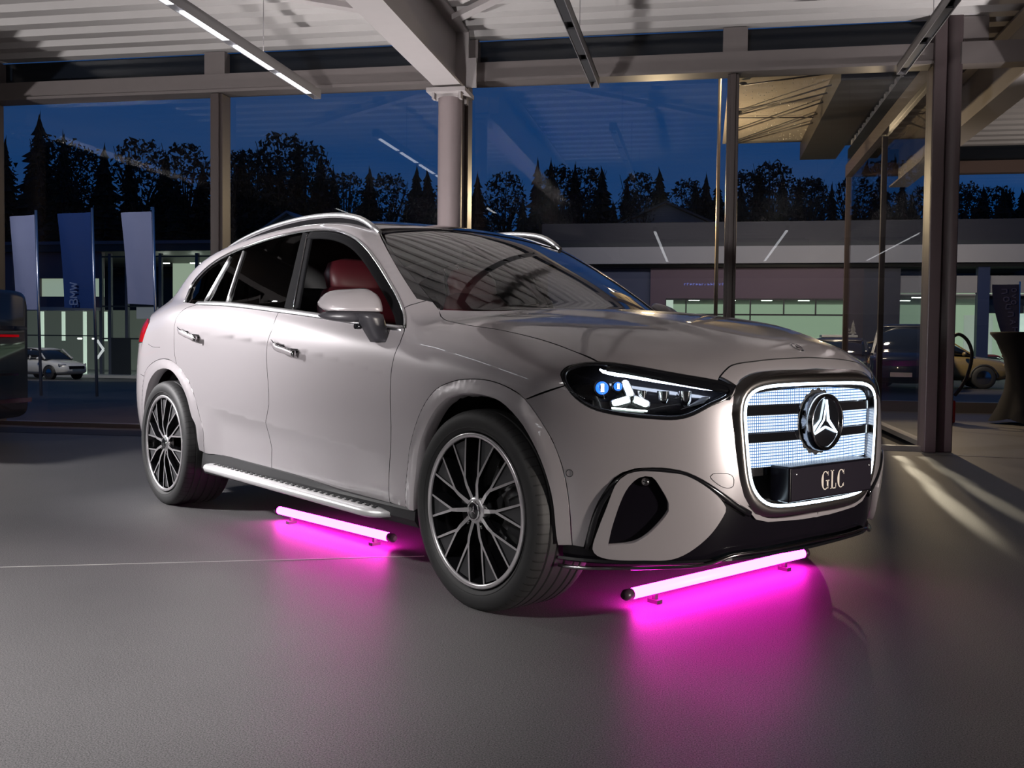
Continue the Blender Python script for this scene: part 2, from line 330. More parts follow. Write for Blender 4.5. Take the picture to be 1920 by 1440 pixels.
# traced outlines on the body surface (metres)
OUT={
 'dlo':[[-1.414,-0.856,1.194],[-1.492,-0.791,1.291],[-1.354,-0.772,1.373],[-1.209,-0.759,1.425],[-1.025,-0.747,1.464],[-0.874,-0.738,1.485],[-0.619,-0.721,1.514],[-0.37,-0.705,1.529],[-0.263,-0.7,1.531],[-0.081,-0.695,1.523],[0.058,-0.697,1.506],[0.202,-0.705,1.47],[0.319,-0.716,1.425],[0.445,-0.736,1.358],[0.578,-0.764,1.277],[0.711,-0.793,1.189],[0.804,-0.815,1.119],[0.863,-0.835,1.069],[0.899,-0.867,1.023],[0.705,-0.867,1.044],[0.218,-0.87,1.091],[-0.192,-0.873,1.125],[-0.812,-0.871,1.169],[-1.193,-0.869,1.183]],
 'belt':[[0.89,-0.861,1.032],[0.7,-0.864,1.048],[0.215,-0.868,1.095],[-0.196,-0.871,1.129],[-0.818,-0.868,1.174],[-1.2,-0.866,1.187]],
 'rgap':[[-0.186,-0.876,1.119],[-0.174,-0.903,1.074],[-0.165,-0.921,1.031],[-0.186,-0.939,0.962],[-0.184,-0.944,0.886],[-0.162,-0.946,0.772],[-0.157,-0.945,0.659],[-0.198,-0.941,0.57],[-0.209,-0.915,0.494],[-0.204,-0.904,0.433],[-0.24,-0.89,0.346]],
 'fgap':[[0.91,-0.874,1.014],[0.93,-0.906,0.969],[0.925,-0.932,0.912],[0.922,-0.944,0.842],[0.921,-0.947,0.748],[0.924,-0.944,0.628],[0.909,-0.938,0.506],[0.838,-0.891,0.302]],
 'rrgap':[[-1.173,-0.877,1.174],[-1.317,-0.9,1.149],[-1.366,-0.928,1.093],[-1.347,-0.947,1.009],[-1.323,-0.953,0.884],[-1.298,-0.954,0.841]],
 'rfl_out':[[-1.863,-0.942,0.684],[-1.818,-0.944,0.771],[-1.677,-0.948,0.832],[-1.49,-0.953,0.859],[-1.32,-0.955,0.839],[-1.164,-0.953,0.772],[-1.062,-0.951,0.68],[-1.002,-0.944,0.57],[-0.972,-0.931,0.462],[-1.024,-0.904,0.343]],
 'rfl_in':[[-1.77,-0.943,0.62],[-1.734,-0.947,0.689],[-1.618,-0.951,0.768],[-1.487,-0.955,0.801],[-1.341,-0.955,0.794],[-1.231,-0.954,0.744],[-1.126,-0.951,0.651],[-1.07,-0.943,0.54],[-1.031,-0.938,0.5],[-1.057,-0.908,0.358]],
 'ffl_out':[[0.964,-0.895,0.297],[1.022,-0.932,0.438],[1.069,-0.944,0.579],[1.145,-0.95,0.706],[1.236,-0.951,0.788],[1.343,-0.949,0.825],[1.443,-0.947,0.838],[1.56,-0.945,0.836],[1.674,-0.945,0.813],[1.749,-0.94,0.778],[1.813,-0.925,0.709],[1.862,-0.907,0.631],[1.896,-0.889,0.529],[1.908,-0.875,0.415],[1.902,-0.855,0.29]],
 'ffl_in':[[1.039,-0.896,0.3],[1.104,-0.934,0.447],[1.154,-0.946,0.586],[1.239,-0.951,0.698],[1.327,-0.953,0.76],[1.43,-0.953,0.785],[1.531,-0.953,0.786],[1.648,-0.954,0.765],[1.734,-0.948,0.711],[1.791,-0.935,0.638],[1.834,-0.919,0.548],[1.86,-0.902,0.44],[1.859,-0.874,0.292]],
 'sill':[[-1.075,-0.901,0.333],[-0.889,-0.901,0.346],[-0.453,-0.889,0.337],[0.041,-0.885,0.323],[0.46,-0.878,0.301],[0.831,-0.889,0.297],[1.023,-0.895,0.297]],
 'shut':[[0.921,-0.702,1.107],[0.958,-0.723,1.08],[1.027,-0.738,1.06],[1.198,-0.759,1.04],[1.368,-0.761,1.024],[1.535,-0.77,1.002],[1.691,-0.779,0.976],[1.838,-0.789,0.943],[1.937,-0.783,0.912]],
 'hoodfront':[[1.937,-0.783,0.912],[2.216,-0.492,0.849],[2.212,-0.476,0.866],[2.21,-0.453,0.881],[2.207,-0.406,0.903],[2.223,-0.301,0.917],[2.233,-0.159,0.926],[2.236,0.002,0.93]],
 'hl':[[1.855,-0.874,0.865],[1.852,-0.869,0.875],[1.862,-0.847,0.895],[1.909,-0.808,0.906],[1.967,-0.766,0.908],[2.051,-0.701,0.893],[2.147,-0.598,0.869],[2.216,-0.491,0.849],[2.244,-0.43,0.836],[2.245,-0.465,0.789],[2.23,-0.506,0.787],[2.214,-0.546,0.77],[2.196,-0.584,0.742],[2.172,-0.625,0.728],[2.13,-0.681,0.73],[2.06,-0.758,0.737],[1.996,-0.816,0.749],[1.952,-0.848,0.765],[1.919,-0.866,0.792],[1.881,-0.878,0.83]],
 'apillar':[[0.242,-0.571,1.502],[0.507,-0.67,1.353],[0.683,-0.716,1.242],[0.813,-0.741,1.157]],
 'aseam':[[0.818,-0.812,1.116],[0.833,-0.763,1.135],[0.844,-0.716,1.149]],
 'wsA':[[0.375,-0.614,1.434],[0.537,-0.653,1.343],[0.673,-0.673,1.264],[0.799,-0.69,1.186],[0.865,-0.697,1.143]],
 'wsB':[[0.909,-0.698,1.115],[0.965,-0.608,1.113],[1.01,-0.52,1.113],[1.07,-0.372,1.115],[1.125,-0.236,1.116]],
 'wstop':[[0.275,-0.565,1.49],[0.262,-0.372,1.519],[0.227,-0.129,1.544]],
 'bpf':[[-0.213,-0.71,1.506],[-0.128,-0.794,1.312],[-0.061,-0.867,1.125]],
 'bpr':[[-0.276,-0.707,1.519],[-0.203,-0.795,1.316],[-0.161,-0.864,1.139]],
 'q1':[[-1.018,-0.755,1.445],[-1.072,-0.807,1.321],[-1.121,-0.862,1.191]],
 'q2':[[-0.867,-0.746,1.466],[-0.839,-0.808,1.322],[-0.817,-0.868,1.174]],
 'black':[[1.941,-0.831,0.286],[1.982,-0.827,0.424],[2.0,-0.817,0.467],[2.016,-0.805,0.498],[2.032,-0.791,0.527],[2.051,-0.774,0.546],[2.08,-0.745,0.56],[2.138,-0.679,0.563],[2.19,-0.606,0.548],[2.234,-0.521,0.493],[2.256,-0.448,0.443],[2.268,-0.372,0.403]],
 'pod':[[1.962,-0.817,0.288],[1.985,-0.815,0.357],[2.01,-0.805,0.426],[2.033,-0.789,0.504],[2.046,-0.778,0.527],[2.063,-0.762,0.544],[2.092,-0.732,0.554],[2.145,-0.67,0.551],[2.187,-0.611,0.539],[2.228,-0.533,0.487],[2.244,-0.481,0.431],[2.238,-0.487,0.4],[2.211,-0.524,0.335],[2.17,-0.575,0.281],[2.134,-0.622,0.256],[2.079,-0.694,0.253],[2.009,-0.767,0.253],[1.972,-0.802,0.264]],
 'vent':[[2.003,-0.787,0.3],[2.024,-0.785,0.378],[2.058,-0.764,0.487],[2.088,-0.736,0.532],[2.117,-0.704,0.536],[2.137,-0.677,0.494],[2.15,-0.656,0.448],[2.148,-0.654,0.423],[2.123,-0.677,0.375],[2.089,-0.707,0.331],[2.059,-0.736,0.311]],
 'fog':[[2.104,-0.717,0.517]],
 'nose_low':[[2.269,-0.385,0.428],[2.272,-0.345,0.397],[2.277,-0.281,0.382],[2.285,-0.182,0.377],[2.29,-0.086,0.373],[2.292,-0.029,0.374]],
 'lip':[[1.845,-0.85,0.224],[2.009,-0.758,0.227],[2.112,-0.642,0.232],[2.19,-0.507,0.239],[2.228,-0.412,0.263],[2.253,-0.242,0.264],[2.266,-0.046,0.269]],
 'lipback':[[1.865,-0.87,0.285],[1.845,-0.85,0.224]],
 'frame_out':[[2.252,-0.332,0.868],[2.25,-0.373,0.855],[2.249,-0.423,0.826],[2.251,-0.454,0.77],[2.252,-0.458,0.741],[2.263,-0.446,0.614],[2.267,-0.427,0.519],[2.269,-0.405,0.463],[2.271,-0.376,0.424]],
 'frame_top':[[2.252,-0.332,0.868],[2.264,-0.136,0.883],[2.267,0.007,0.889]],
 'drl':[[1.938,-0.771,0.885],[1.951,-0.769,0.878],[2.019,-0.718,0.868],[2.078,-0.659,0.855],[2.139,-0.58,0.841],[2.183,-0.509,0.828],[2.209,-0.453,0.818]],
 'star':[[2.04,-0.721,0.791],[2.01,-0.725,0.845],[1.997,-0.769,0.772],[2.078,-0.683,0.77]],
 'proj':[[1.958,-0.781,0.823],[1.996,-0.744,0.829]],
 'hlline':[[2.004,-0.78,0.759],[2.046,-0.739,0.754],[2.086,-0.695,0.75]],
 'handle_r':[[-1.279,-0.944,1.028],[-0.965,-0.942,0.983]],
 'handle_f':[[-0.13,-0.939,0.959],[0.161,-0.939,0.918]],
 'tail':[[-1.833,-0.888,1.093],[-1.926,-0.917,0.981]],
 'sensor':[[1.911,-0.881,0.538]],
 'bonnet_badge':[[2.194,-0.049,0.963]],
 'hookcover':[[2.228,-0.538,0.534],[2.232,-0.53,0.543],[2.254,-0.474,0.541],[2.26,-0.456,0.529],[2.259,-0.454,0.5],[2.254,-0.468,0.493],[2.247,-0.489,0.496],[2.237,-0.517,0.512]],
 'flap':[[-1.624,-0.917,1.084],[-1.788,-0.935,0.945],[-1.701,-0.941,0.929],[-1.561,-0.948,0.927],[-1.552,-0.939,1.026]],
}

# ------------------------------------------------------------------ car paint & trim materials
M={}
M['paint']=mat('champagne_grey_paint',(.40,.372,.388),.34,metal=.25,coat=1.,coat_rough=.02)
def trim_inside(m,col):
    # the inner side of the sheet metal is lined in dark trim
    nt=m.node_tree; b=nt.nodes['Principled BSDF']; g=nt.nodes.new('ShaderNodeNewGeometry'); mx=nt.nodes.new('ShaderNodeMix'); mx.data_type='RGBA'
    mx.inputs[6].default_value=(*col,1); mx.inputs[7].default_value=(.008,.008,.009,1); nt.links.new(g.outputs['Backfacing'],mx.inputs[0]); nt.links.new(mx.outputs[2],b.inputs['Base Color'])
trim_inside(M['paint'],(.40,.372,.388))
M['black_gloss']=mat('black_gloss_plastic',(.008,.008,.010),.12,coat=.6)
M['black_matt']=mat('black_textured_plastic',(.012,.012,.014),.55,noise=.2,nscale=90)
M['seal']=mat('black_rubber_seal',(.004,.004,.005),.85,spec=.12)
M['dark']=mat('dark_plastic_gap_shade',(.004,.004,.005),.8)
M['chrome']=mat('polished_chrome',(.80,.80,.82),.10,metal=1.)
M['dark_chrome']=mat('smoked_chrome',(.32,.31,.32),.14,metal=1.)
M['board']=mat('pale_step_aluminium',(.80,.80,.81),.38,metal=.65)
M['satin']=mat('satin_grille_frame',(.62,.59,.57),.20,metal=1.)
M['louvre']=mat('grey_vent_louvre',(.045,.043,.05),.35)
M['slat']=mat('vent_slat_plastic',(.13,.12,.135),.4)
M['alu']=mat('brushed_aluminium',(.72,.72,.74),.32,metal=1.,noise=.08,nscale=60)
M['silver']=mat('machined_wheel_silver',(.62,.60,.62),.28,metal=.75,coat=.4)
M['wheel_black']=mat('black_wheel_lacquer',(.006,.006,.007),.15,coat=.8)
M['wheel_grey']=mat('matt_graphite_insert',(.028,.028,.031),.6,noise=.1)
M['rubber']=mat('tyre_rubber',(.014,.014,.015),.62,noise=.25,nscale=70)
M['tint']=glass_mat('privacy_glass',(.05,.05,.06),1.5,.6)
M['wglass']=glass_mat('windscreen_glass',(.50,.55,.53),1.5,2.)
M['lens']=glass_mat('headlight_lens',(.92,.94,.95),1.5,1.0)
M['roofglass']=mat('black_roof_glass',(.004,.004,.006),.05,coat=.5)
M['red']=mat('red_leather',(.055,.004,.008),.5,noise=.12,nscale=30)
M['cabin']=mat('dark_cabin_trim',(.008,.008,.009),.75,spec=.15)
M['drl']=emis('daylight_led',(.72,.80,1.),14.)
M['drlw']=emis('white_led_lens',(.80,.95,.90),9.)
M['blue_led']=emis('blue_projector_glow',(.012,.13,1.),2.4)
M['grille_light']=emis('grille_outline_led',(.70,.86,1.),9.)
M['tail_red']=mat('tail_lamp_red',(.30,.004,.008),.12,coat=1.,emit=(1.,.004,.012),estr=.22)
def tyre_mat():
    m=mat('tyre_tread_rubber',(.014,.014,.015),.62); nt=m.node_tree; b=nt.nodes['Principled BSDF']; N=nt.nodes.new; L=nt.links.new
    tc=N('ShaderNodeTexCoord'); sp=N('ShaderNodeSeparateXYZ'); L(tc.outputs['Object'],sp.inputs[0])
    at=N('ShaderNodeMath'); at.operation='ARCTAN2'; L(sp.outputs['Z'],at.inputs[0]); L(sp.outputs['X'],at.inputs[1])
    def mth(op,a,v=None,c=None):
        n=N('ShaderNodeMath'); n.operation=op; L(a,n.inputs[0])
        if v is not None: n.inputs[1].default_value=v
        if c is not None: L(c,n.inputs[1])
        return n.outputs[0]
    cut=mth('LESS_THAN',mth('FRACT',mth('MULTIPLY',at.outputs[0],68/6.28318)),.16)
    r2=mth('ADD',mth('MULTIPLY',sp.outputs['X'],None,sp.outputs['X']),None,mth('MULTIPLY',sp.outputs['Z'],None,sp.outputs['Z'])); rr=mth('SQRT',r2)
    sh=mth('GREATER_THAN',rr,.352); k=mth('MULTIPLY',cut,None,sh)
    mid=mth('LESS_THAN',mth('ABSOLUTE',mth('SUBTRACT',sp.outputs['Y'],.125)),.088); k=mth('MULTIPLY',k,None,mth('SUBTRACT',mth('MULTIPLY',mid,-1.),-1.))
    mx=N('ShaderNodeMix'); mx.data_type='RGBA'; mx.inputs[6].default_value=(.016,.016,.017,1); mx.inputs[7].default_value=(.002,.002,.002,1); L(k,mx.inputs[0]); L(mx.outputs[2],b.inputs['Base Color'])
    bp=N('ShaderNodeBump'); bp.inputs['Strength'].default_value=.8; bp.inputs['Distance'].default_value=.004; bp.invert=True; L(k,bp.inputs['Height']); L(bp.outputs['Normal'],b.inputs['Normal'])
    return m
M['tyre']=tyre_mat()
M['disc']=mat('steel_brake_disc',(.30,.30,.31),.35,metal=.9)
M['letter']=mat('plate_lettering',(.75,.68,.60),.5)
M['plate']=mat('dark_plate_face',(.010,.007,.014),.5,spec=.15)
M['under']=mat('black_bumper_plastic',(.006,.005,.008),.22,spec=.25)

# lit pixel panel of the grille: a grid of small white lights with dark blue gaps
def pixel_mat():
    m=bpy.data.materials.new('pixel_grille_panel'); m.use_nodes=True; nt=m.node_tree; b=nt.nodes['Principled BSDF']
    b.inputs['Base Color'].default_value=(.02,.03,.05,1); b.inputs['Roughness'].default_value=.25
    tc=nt.nodes.new('ShaderNodeTexCoord'); sp=nt.nodes.new('ShaderNodeSeparateXYZ'); nt.links.new(tc.outputs['Object'],sp.inputs[0])
    def cell(out):
        a=nt.nodes.new('ShaderNodeMath'); a.operation='MULTIPLY'; a.inputs[1].default_value=1/.0105
        f=nt.nodes.new('ShaderNodeMath'); f.operation='FRACT'; s=nt.nodes.new('ShaderNodeMath'); s.operation='SUBTRACT'; s.inputs[1].default_value=.5
        ab=nt.nodes.new('ShaderNodeMath'); ab.operation='ABSOLUTE'; lt=nt.nodes.new('ShaderNodeMath'); lt.operation='LESS_THAN'; lt.inputs[1].default_value=.34
        nt.links.new(out,a.inputs[0]); nt.links.new(a.outputs[0],f.inputs[0]); nt.links.new(f.outputs[0],s.inputs[0]); nt.links.new(s.outputs[0],ab.inputs[0]); nt.links.new(ab.outputs[0],lt.inputs[0]); return lt.outputs[0]
    mu=nt.nodes.new('ShaderNodeMath'); mu.operation='MULTIPLY'; nt.links.new(cell(sp.outputs['Y']),mu.inputs[0]); nt.links.new(cell(sp.outputs['Z']),mu.inputs[1])
    mix=nt.nodes.new('ShaderNodeMix'); mix.data_type='RGBA'; mix.inputs[6].default_value=(.06,.22,.60,1); mix.inputs[7].default_value=(1.9,2.25,2.6,1)
    nt.links.new(mu.outputs[0],mix.inputs[0]); nt.links.new(mix.outputs[2],b.inputs['Emission Color']); b.inputs['Emission Strength'].default_value=.75
    return m
M['pixel']=pixel_mat()

def V3(*k):
    r=[]
    for n in k: r+=[np.array(p) for p in (OUT[n] if isinstance(n,str) else n)]
    return r
def march(fn,O,D,t0,t1):
    """first crossing of fn along each ray, nearest approach where it misses"""
    N=len(O); t=np.full(N,t0); lo=t.copy(); hi=np.full(N,np.nan); done=np.zeros(N,bool); best=np.full(N,9.); bt=t.copy()
    for _ in range(70):
        a=~done
        if not a.any(): break
        f=fn(O[a]+D[a]*t[a][:,None]); ia=np.where(a)[0]
        bb=f<best[ia]; best[ia[bb]]=f[bb]; bt[ia[bb]]=t[ia[bb]]
        ins=f<=0; hi[ia[ins]]=t[ia[ins]]; done[ia[ins]]=True
        go=ia[~ins]; lo[go]=t[go]; t[go]=t[go]+np.maximum(f[~ins]*.7,.0012); done[go[t[go]>t1]]=True
    ok=~np.isnan(hi); a,b=lo[ok],hi[ok]; Oo,Dd=O[ok],D[ok]
    for _ in range(16):
        m=.5*(a+b); f=fn(Oo+Dd*m[:,None]); p=f>0; a=np.where(p,m,a); b=np.where(p,b,m)
    t=bt.copy(); t[ok]=b
    return O+D*t[:,None]
def panel(name,outline,d,mt,parent,fn=body,step=.035,off=0.,gap=.0022,flange=.016,holes=(),offfn=None,label=None,mirror=False,both=False,holegap=None,seam=None):
    if seam is None: seam=(mt is M['paint'])
    """cut a panel out of the body surface: outline (3D, closed) seen along d"""
    d=np.array(d,float); d/=np.linalg.norm(d); up=np.array((0,0,1.)) if abs(d[2])<.9 else np.array((1.,0,0))
    e1=np.cross(up,d); e1/=np.linalg.norm(e1); e2=np.cross(d,e1); B=np.stack([e1,e2],1)
    def loop2(o,g):
        o=np.array(o,float); p=o@B; keep=[0]
        for i in range(1,len(p)):
            if np.linalg.norm(p[i]-p[keep[-1]])>.003: keep.append(i)
        if np.linalg.norm(p[keep[-1]]-p[keep[0]])<.003: keep.pop()
        p=p[keep]; p=inset(p,g) if g else p
        q=[]
        for i in range(len(p)):
            a,b=p[i],p[(i+1)%len(p)]; k=max(1,int(math.ceil(np.linalg.norm(b-a)/(step*.8))))
            for j in range(k): q.append(a+(b-a)*j/k)
        return np.array(q)
    loops=[loop2(outline,gap)]+[loop2(h,-gap if holegap is None else -holegap) for h in holes]
    pts=list(np.concatenate(loops)); edges=[]; k=0
    for l in loops:
        n=len(l); edges+=[(k+i,k+(i+1)%n) for i in range(n)]; k+=n
    nb=k; mn=loops[0].min(0); mx=loops[0].max(0)
    gx=np.arange(mn[0],mx[0],step); gy=np.arange(mn[1],mx[1],step*.866)
    g=np.array([(x+(.5*step if j%2 else 0),y) for j,y in enumerate(gy) for x in gx])
    if len(g):
        ok=inpoly(g,loops[0])
        for h in loops[1:]: ok&=~inpoly(g,h)
        g=g[ok]
        if len(g):
            dd=np.min([segdist(g,l) for l in loops],axis=0); pts+=list(g[dd>step*.45])
    r=delaunay_2d_cdt([Vector(p) for p in pts],edges,[],0,1e-6)
    P2=np.array([tuple(v) for v in r[0]]); tris=[f for f in r[2]]
    c=np.array([P2[list(f)].mean(0) for f in tris]); ok=inpoly(c,loops[0])
    for h in loops[1:]: ok&=~inpoly(c,h)
    tris=[list(f) for f,o in zip(tris,ok) if o]
    used=sorted({i for f in tris for i in f}); mp={u:i for i,u in enumerate(used)}; tris=[[mp[i] for i in f] for f in tris]; P2=P2[used]
    dep=np.array(outline)@d; t_top=dep.max()+.35; O=P2@B.T+d*t_top; D=np.repeat(-d[None],len(O),0)
    P=march(fn,O,D,0.,t_top-dep.min()+.5); Nn=grad(fn,P)
    o=np.full(len(P),off) 
    if offfn is not None: o=o+offfn(P,P2@np.eye(2))
    P=P+Nn*o[:,None]
    if offfn is not None:
        # shaded normals from the displaced mesh
        Nm=np.zeros_like(P)
        for f in tris:
            n=np.cross(P[f[1]]-P[f[0]],P[f[2]]-P[f[0]])
            if n@Nn[f[0]]<0: n=-n
            for i in f: Nm[i]+=n
        Nn=Nm/np.maximum(np.linalg.norm(Nm,axis=1,keepdims=True),1e-12)
    # orientation
    a,b,cc=tris[len(tris)//2]
    fl=[]
    for f in tris:
        n=np.cross(P[f[1]]-P[f[0]],P[f[2]]-P[f[0]]); fl.append(f if n@(Nn[f[0]]+Nn[f[1]]+Nn[f[2]])>0 else f[::-1])
    tris=fl; V=P.tolist(); NN=Nn.tolist(); F=list(tris)
    nfl=0
    if flange>0:
        ed={}
        for f in tris:
            for i in range(3): ed[(f[i],f[(i+1)%3])]=1
        for (i,j) in list(ed):
            if (j,i) in ed: continue
            t=P[j]-P[i]; t/=max(np.linalg.norm(t),1e-9); out=np.cross(t,Nn[i]); k=len(V)
            # small rounded hem then inward return
            for q in (i,j):
                V.append((P[q]).tolist()); NN.append((out*.7+Nn[q]*.7).tolist())
            for q in (i,j): V.append((P[q]-Nn[q]*flange).tolist()); NN.append(out.tolist())
            F.append([k,k+2,k+3,k+1]); nfl+=1
    me=bpy.data.meshes.new(name)
    if both:
        n=len(V); V2=[(v[0],-v[1],v[2]) for v in V]; NN2=[(v[0],-v[1],v[2]) for v in NN]
        F=F+[[i+n for i in f][::-1] for f in F]; V=V+V2; NN=NN+NN2
    me.from_pydata(V,[],F); me.update()
    ob=link(name,me,parent,[mt,M['dark']] if seam else mt)
    if seam:
        h=len(me.polygons)//(2 if both else 1); idx=[1 if (i%h)>=h-nfl else 0 for i in range(len(me.polygons))]; me.polygons.foreach_set('material_index',idx)  # hem faces coloured dark so panel gaps read as shade
    NN=np.array(NN); NN/=np.maximum(np.linalg.norm(NN,axis=1,keepdims=True),1e-9)
    set_normals(ob.data,NN)
    if label: ob['label']=label
    if mirror: return ob,mirror_obj(ob,name,mirror if not isinstance(mirror,bool) else parent)
    return ob
def on_body(pts,off=0.,fn=body,d=(0,-1,0)):
    """push rough points onto the body surface along d and lift them by off"""
    P=np.array(pts,float); d=np.array(d,float); d/=np.linalg.norm(d)
    Q=march(fn,P+d*.35,np.repeat(-d[None],len(P),0),0.,.9); return Q+grad(fn,Q)*off
def surf(pts,off=0.,fn=body):
    """project points onto the surface along its gradient"""
    P=np.array(pts,float)
    for _ in range(6): P=P-grad(fn,P)*fn(P)[:,None]*.8
    return P+grad(fn,P)*off
def strip(name,path,w0,w1,h,mt,parent,fn=body,mirror=True,closed=False,up=None):
    """moulding laid on the body along path: spans w0..w1 sideways, rises h"""
    P=np.array(path); N=grad(fn,P); n=len(P)
    for _ in range(6):
        for A_ in (N,P):
            if closed: A_[:]=(np.roll(A_,1,0)+2*A_+np.roll(A_,-1,0))/4
            elif n>4: A_[1:-1]=(A_[:-2]+2*A_[1:-1]+A_[2:])/4
    N/=np.linalg.norm(N,axis=1,keepdims=True)
    prof=[(w0,-.006),(w0,h*.6),(w0+(w1-w0)*.25,h),(w0+(w1-w0)*.75,h),(w1,h*.6),(w1,-.006)]; v=[];f=[]; m=len(prof)
    for i in range(n):
        a=P[(i-1)%n] if (closed or i) else P[i]; b=P[(i+1)%n] if (closed or i<n-1) else P[i]
        t=b-a; t/=max(np.linalg.norm(t),1e-9); s=np.cross(N[i],t); s/=max(np.linalg.norm(s),1e-9)
        for (x,y) in prof: v.append(P[i]+s*x+N[i]*y)
    for i in range(n if closed else n-1):
        for k in range(m-1): f.append((i*m+k,((i+1)%n)*m+k,((i+1)%n)*m+k+1,i*m+k+1))
    mb=MB().add(v,f,0,True)
    if not closed: mb.f+= [list(range(m))[::-1],[ (n-1)*m+k for k in range(m)]]; mb.mi+=[0,0]; mb.sm+=[False,False]
    o=mb.build(name,mt,parent)
    if mirror: mirror_obj(o,name,mirror if not isinstance(mirror,bool) else parent)
    return o

# ------------------------------------------------------------------ the car
car=empty('suv','pale champagne grey SUV with a glowing white pixel grille and tinted rear windows','car')
S2=(0,-1,0)
dlo=V3('dlo')[:20]; 
dl=catmull(dlo[:18]+[dlo[18]],step=.03)                     # over the windows from the rear corner to the mirror foot
belt=catmull(V3('belt'),step=.04,corner=[0])
rgap=catmull(V3('rgap'),step=.05); fgap=catmull(V3('fgap'),step=.05); rrgap=catmull(V3('rrgap'),step=.04)
rfo=catmull([np.array((-1.945,-.905,.335)),np.array((-1.925,-.925,.48))]+V3('rfl_out'),step=.03); rfi=catmull([np.array((-1.895,-.905,.335)),np.array((-1.862,-.93,.48))]+V3('rfl_in')[1:],step=.03)
k0=int(np.argmax(rfo[:,2]>.74)); ffo=catmull(V3('ffl_out'),step=.03); ffi=catmull(V3('ffl_in'),step=.03)
sill=catmull(V3('sill'),step=.06)
shut=catmull(V3('shut'),step=.03); hl=V3('hl')
hlc=catmull(hl,closed=True,step=.02,corner=[8,9])
def between(c,x0,x1,ax=0):
    c=np.array(c); m=(c[:,ax]>=min(x0,x1))&(c[:,ax]<=max(x0,x1)); return c[m]
sx=float(rgap[-1][0]); fx=float(fgap[-1][0])
sill_at=lambda x: np.array([x,-.9,np.interp(x,[p[0] for p in sill],[p[2] for p in sill])])
bx=float(belt[0][0]) ; rgx=float(rgap[0][0])
belt_f=between(belt,rgx,2); belt_r=between(belt,-3,rgx)
# front door
fd_out=list(belt_f)+[rgap[0]]+list(rgap[1:-1])+[sill_at(sx)]+[sill_at(x) for x in np.linspace(sx,fx,8)[1:]]+list(fgap[::-1][1:])
door,door2=panel('front_door',fd_out,S2,M['paint'],car,step=.018,mirror=True)
# rear door: up along its rear shut line, around the wheel flare
i0=int(np.argmin(np.linalg.norm(rfo-rrgap[-1],axis=1)))
rd_out=[rgap[0]]+list(belt_r)+list(rrgap[:-1])+list(rfo[i0:])+[sill_at(x) for x in np.linspace(rfo[-1][0]+.03,sx,9)]+list(rgap[::-1][1:-1])
rdoor,rdoor2=panel('rear_door',rd_out,S2,M['paint'],car,step=.018,mirror=True)
# front fender
ihl=int(np.argmin([np.linalg.norm(np.array(p)-hl[-1]) for p in hlc]))
gapf=np.array([1.0]) 
hl_rear=[hl[19],hl[0],hl[1],hl[2],hl[3],hl[4]]
aseam=V3('aseam'); apil=V3('apillar')
i1=int(np.argmin(np.linalg.norm(ffo-np.array(OUT['ffl_out'][9]),axis=1)))
wsfoot=V3('wsA')[-1]
fen_out=list(fgap[::-1])+[dlo[17]]+[aseam[0],aseam[1],aseam[2],wsfoot]+list(catmull(V3('shut'),step=.03))+[hl[4]+np.array([-.02,0,0])]+list(catmull([hl[4],hl[3],hl[2],hl[1],hl[0],hl[19]],step=.02))+list(ffo[:i1+1][::-1])+[sill_at(.99),sill_at(.93)]
fender,fender2=panel('front_fender',fen_out,(.15,-1,.55),M['paint'],car,mirror=True)
# wheel arch flares: raised body coloured bands
def flare(outc,inc,name):
    o=list(outc)+list(inc[::-1])
    ic=np.array(inc)
    def lift(P,_):
        dd=np.min(np.linalg.norm(P[:,None,:]-ic[None],axis=2),axis=1); oc=np.array(outc); do=np.min(np.linalg.norm(P[:,None,:]-oc[None],axis=2),axis=1)
        return .013*sst(0,.05,do)+.0
    return panel(name,o,S2,M['paint'],car,step=.018,gap=.0012,flange=.06,offfn=lift,mirror=True,seam=False)
flare(ffo,ffi,'wheel_arch_trim'); flare(rfo,rfi,'wheel_arch_trim')
# side frame: A pillar, cant rail, C pillar and rear quarter in one pressing
roofedge=[(.19,-.563,1.53),(0.,-.583,1.57),(-.3,-.588,1.59),(-.8,-.588,1.585),(-1.3,-.575,1.53),(-1.75,-.55,1.43),(-2.02,-.55,1.32)]
rear_edge=[(-2.13,-.58,1.24),(-2.16,-.64,1.17),(-2.12,-.72,1.115),(-2.02,-.80,1.10),(-1.90,-.878,1.075),(-1.90,-.90,1.0),(-1.93,-.925,.93),(-1.945,-.94,.84),(-1.925,-.945,.76)]
i2=int(np.argmin(np.linalg.norm(rfo-np.array([-1.86,-.95,.68]),axis=1)))
i3=i0
sf_out=[aseam[0],aseam[1],aseam[2]]+apil[::-1]+list(catmull(roofedge,step=.06))+list(catmull(rear_edge,step=.05))+list(rfo[k0:i3+1])+list(rrgap[::-1][1:])+list(dl)
panel('side_frame',sf_out,(-.12,-1,.62),M['paint'],car,step=.03,mirror=True)
# roof: long black glass
re_=catmull(roofedge,step=.06); wst=V3('wstop')
roof_out=[np.array([p[0],p[1]+.004,p[2]]) for p in re_]; roof_out=roof_out+[np.array([p[0],-p[1],p[2]]) for p in roof_out[::-1]]
hdr=[np.array([p[0],p[1],p[2]]) for p in wst]; hdr=hdr+[np.array([p[0],-p[1],p[2]]) for p in hdr[::-1]]
roof_out=roof_out+[np.array([h[0],h[1],h[2]]) for h in hdr[::-1]]
panel('roof',roof_out,(0,0,1),M['roofglass'],car,step=.05,flange=.01)
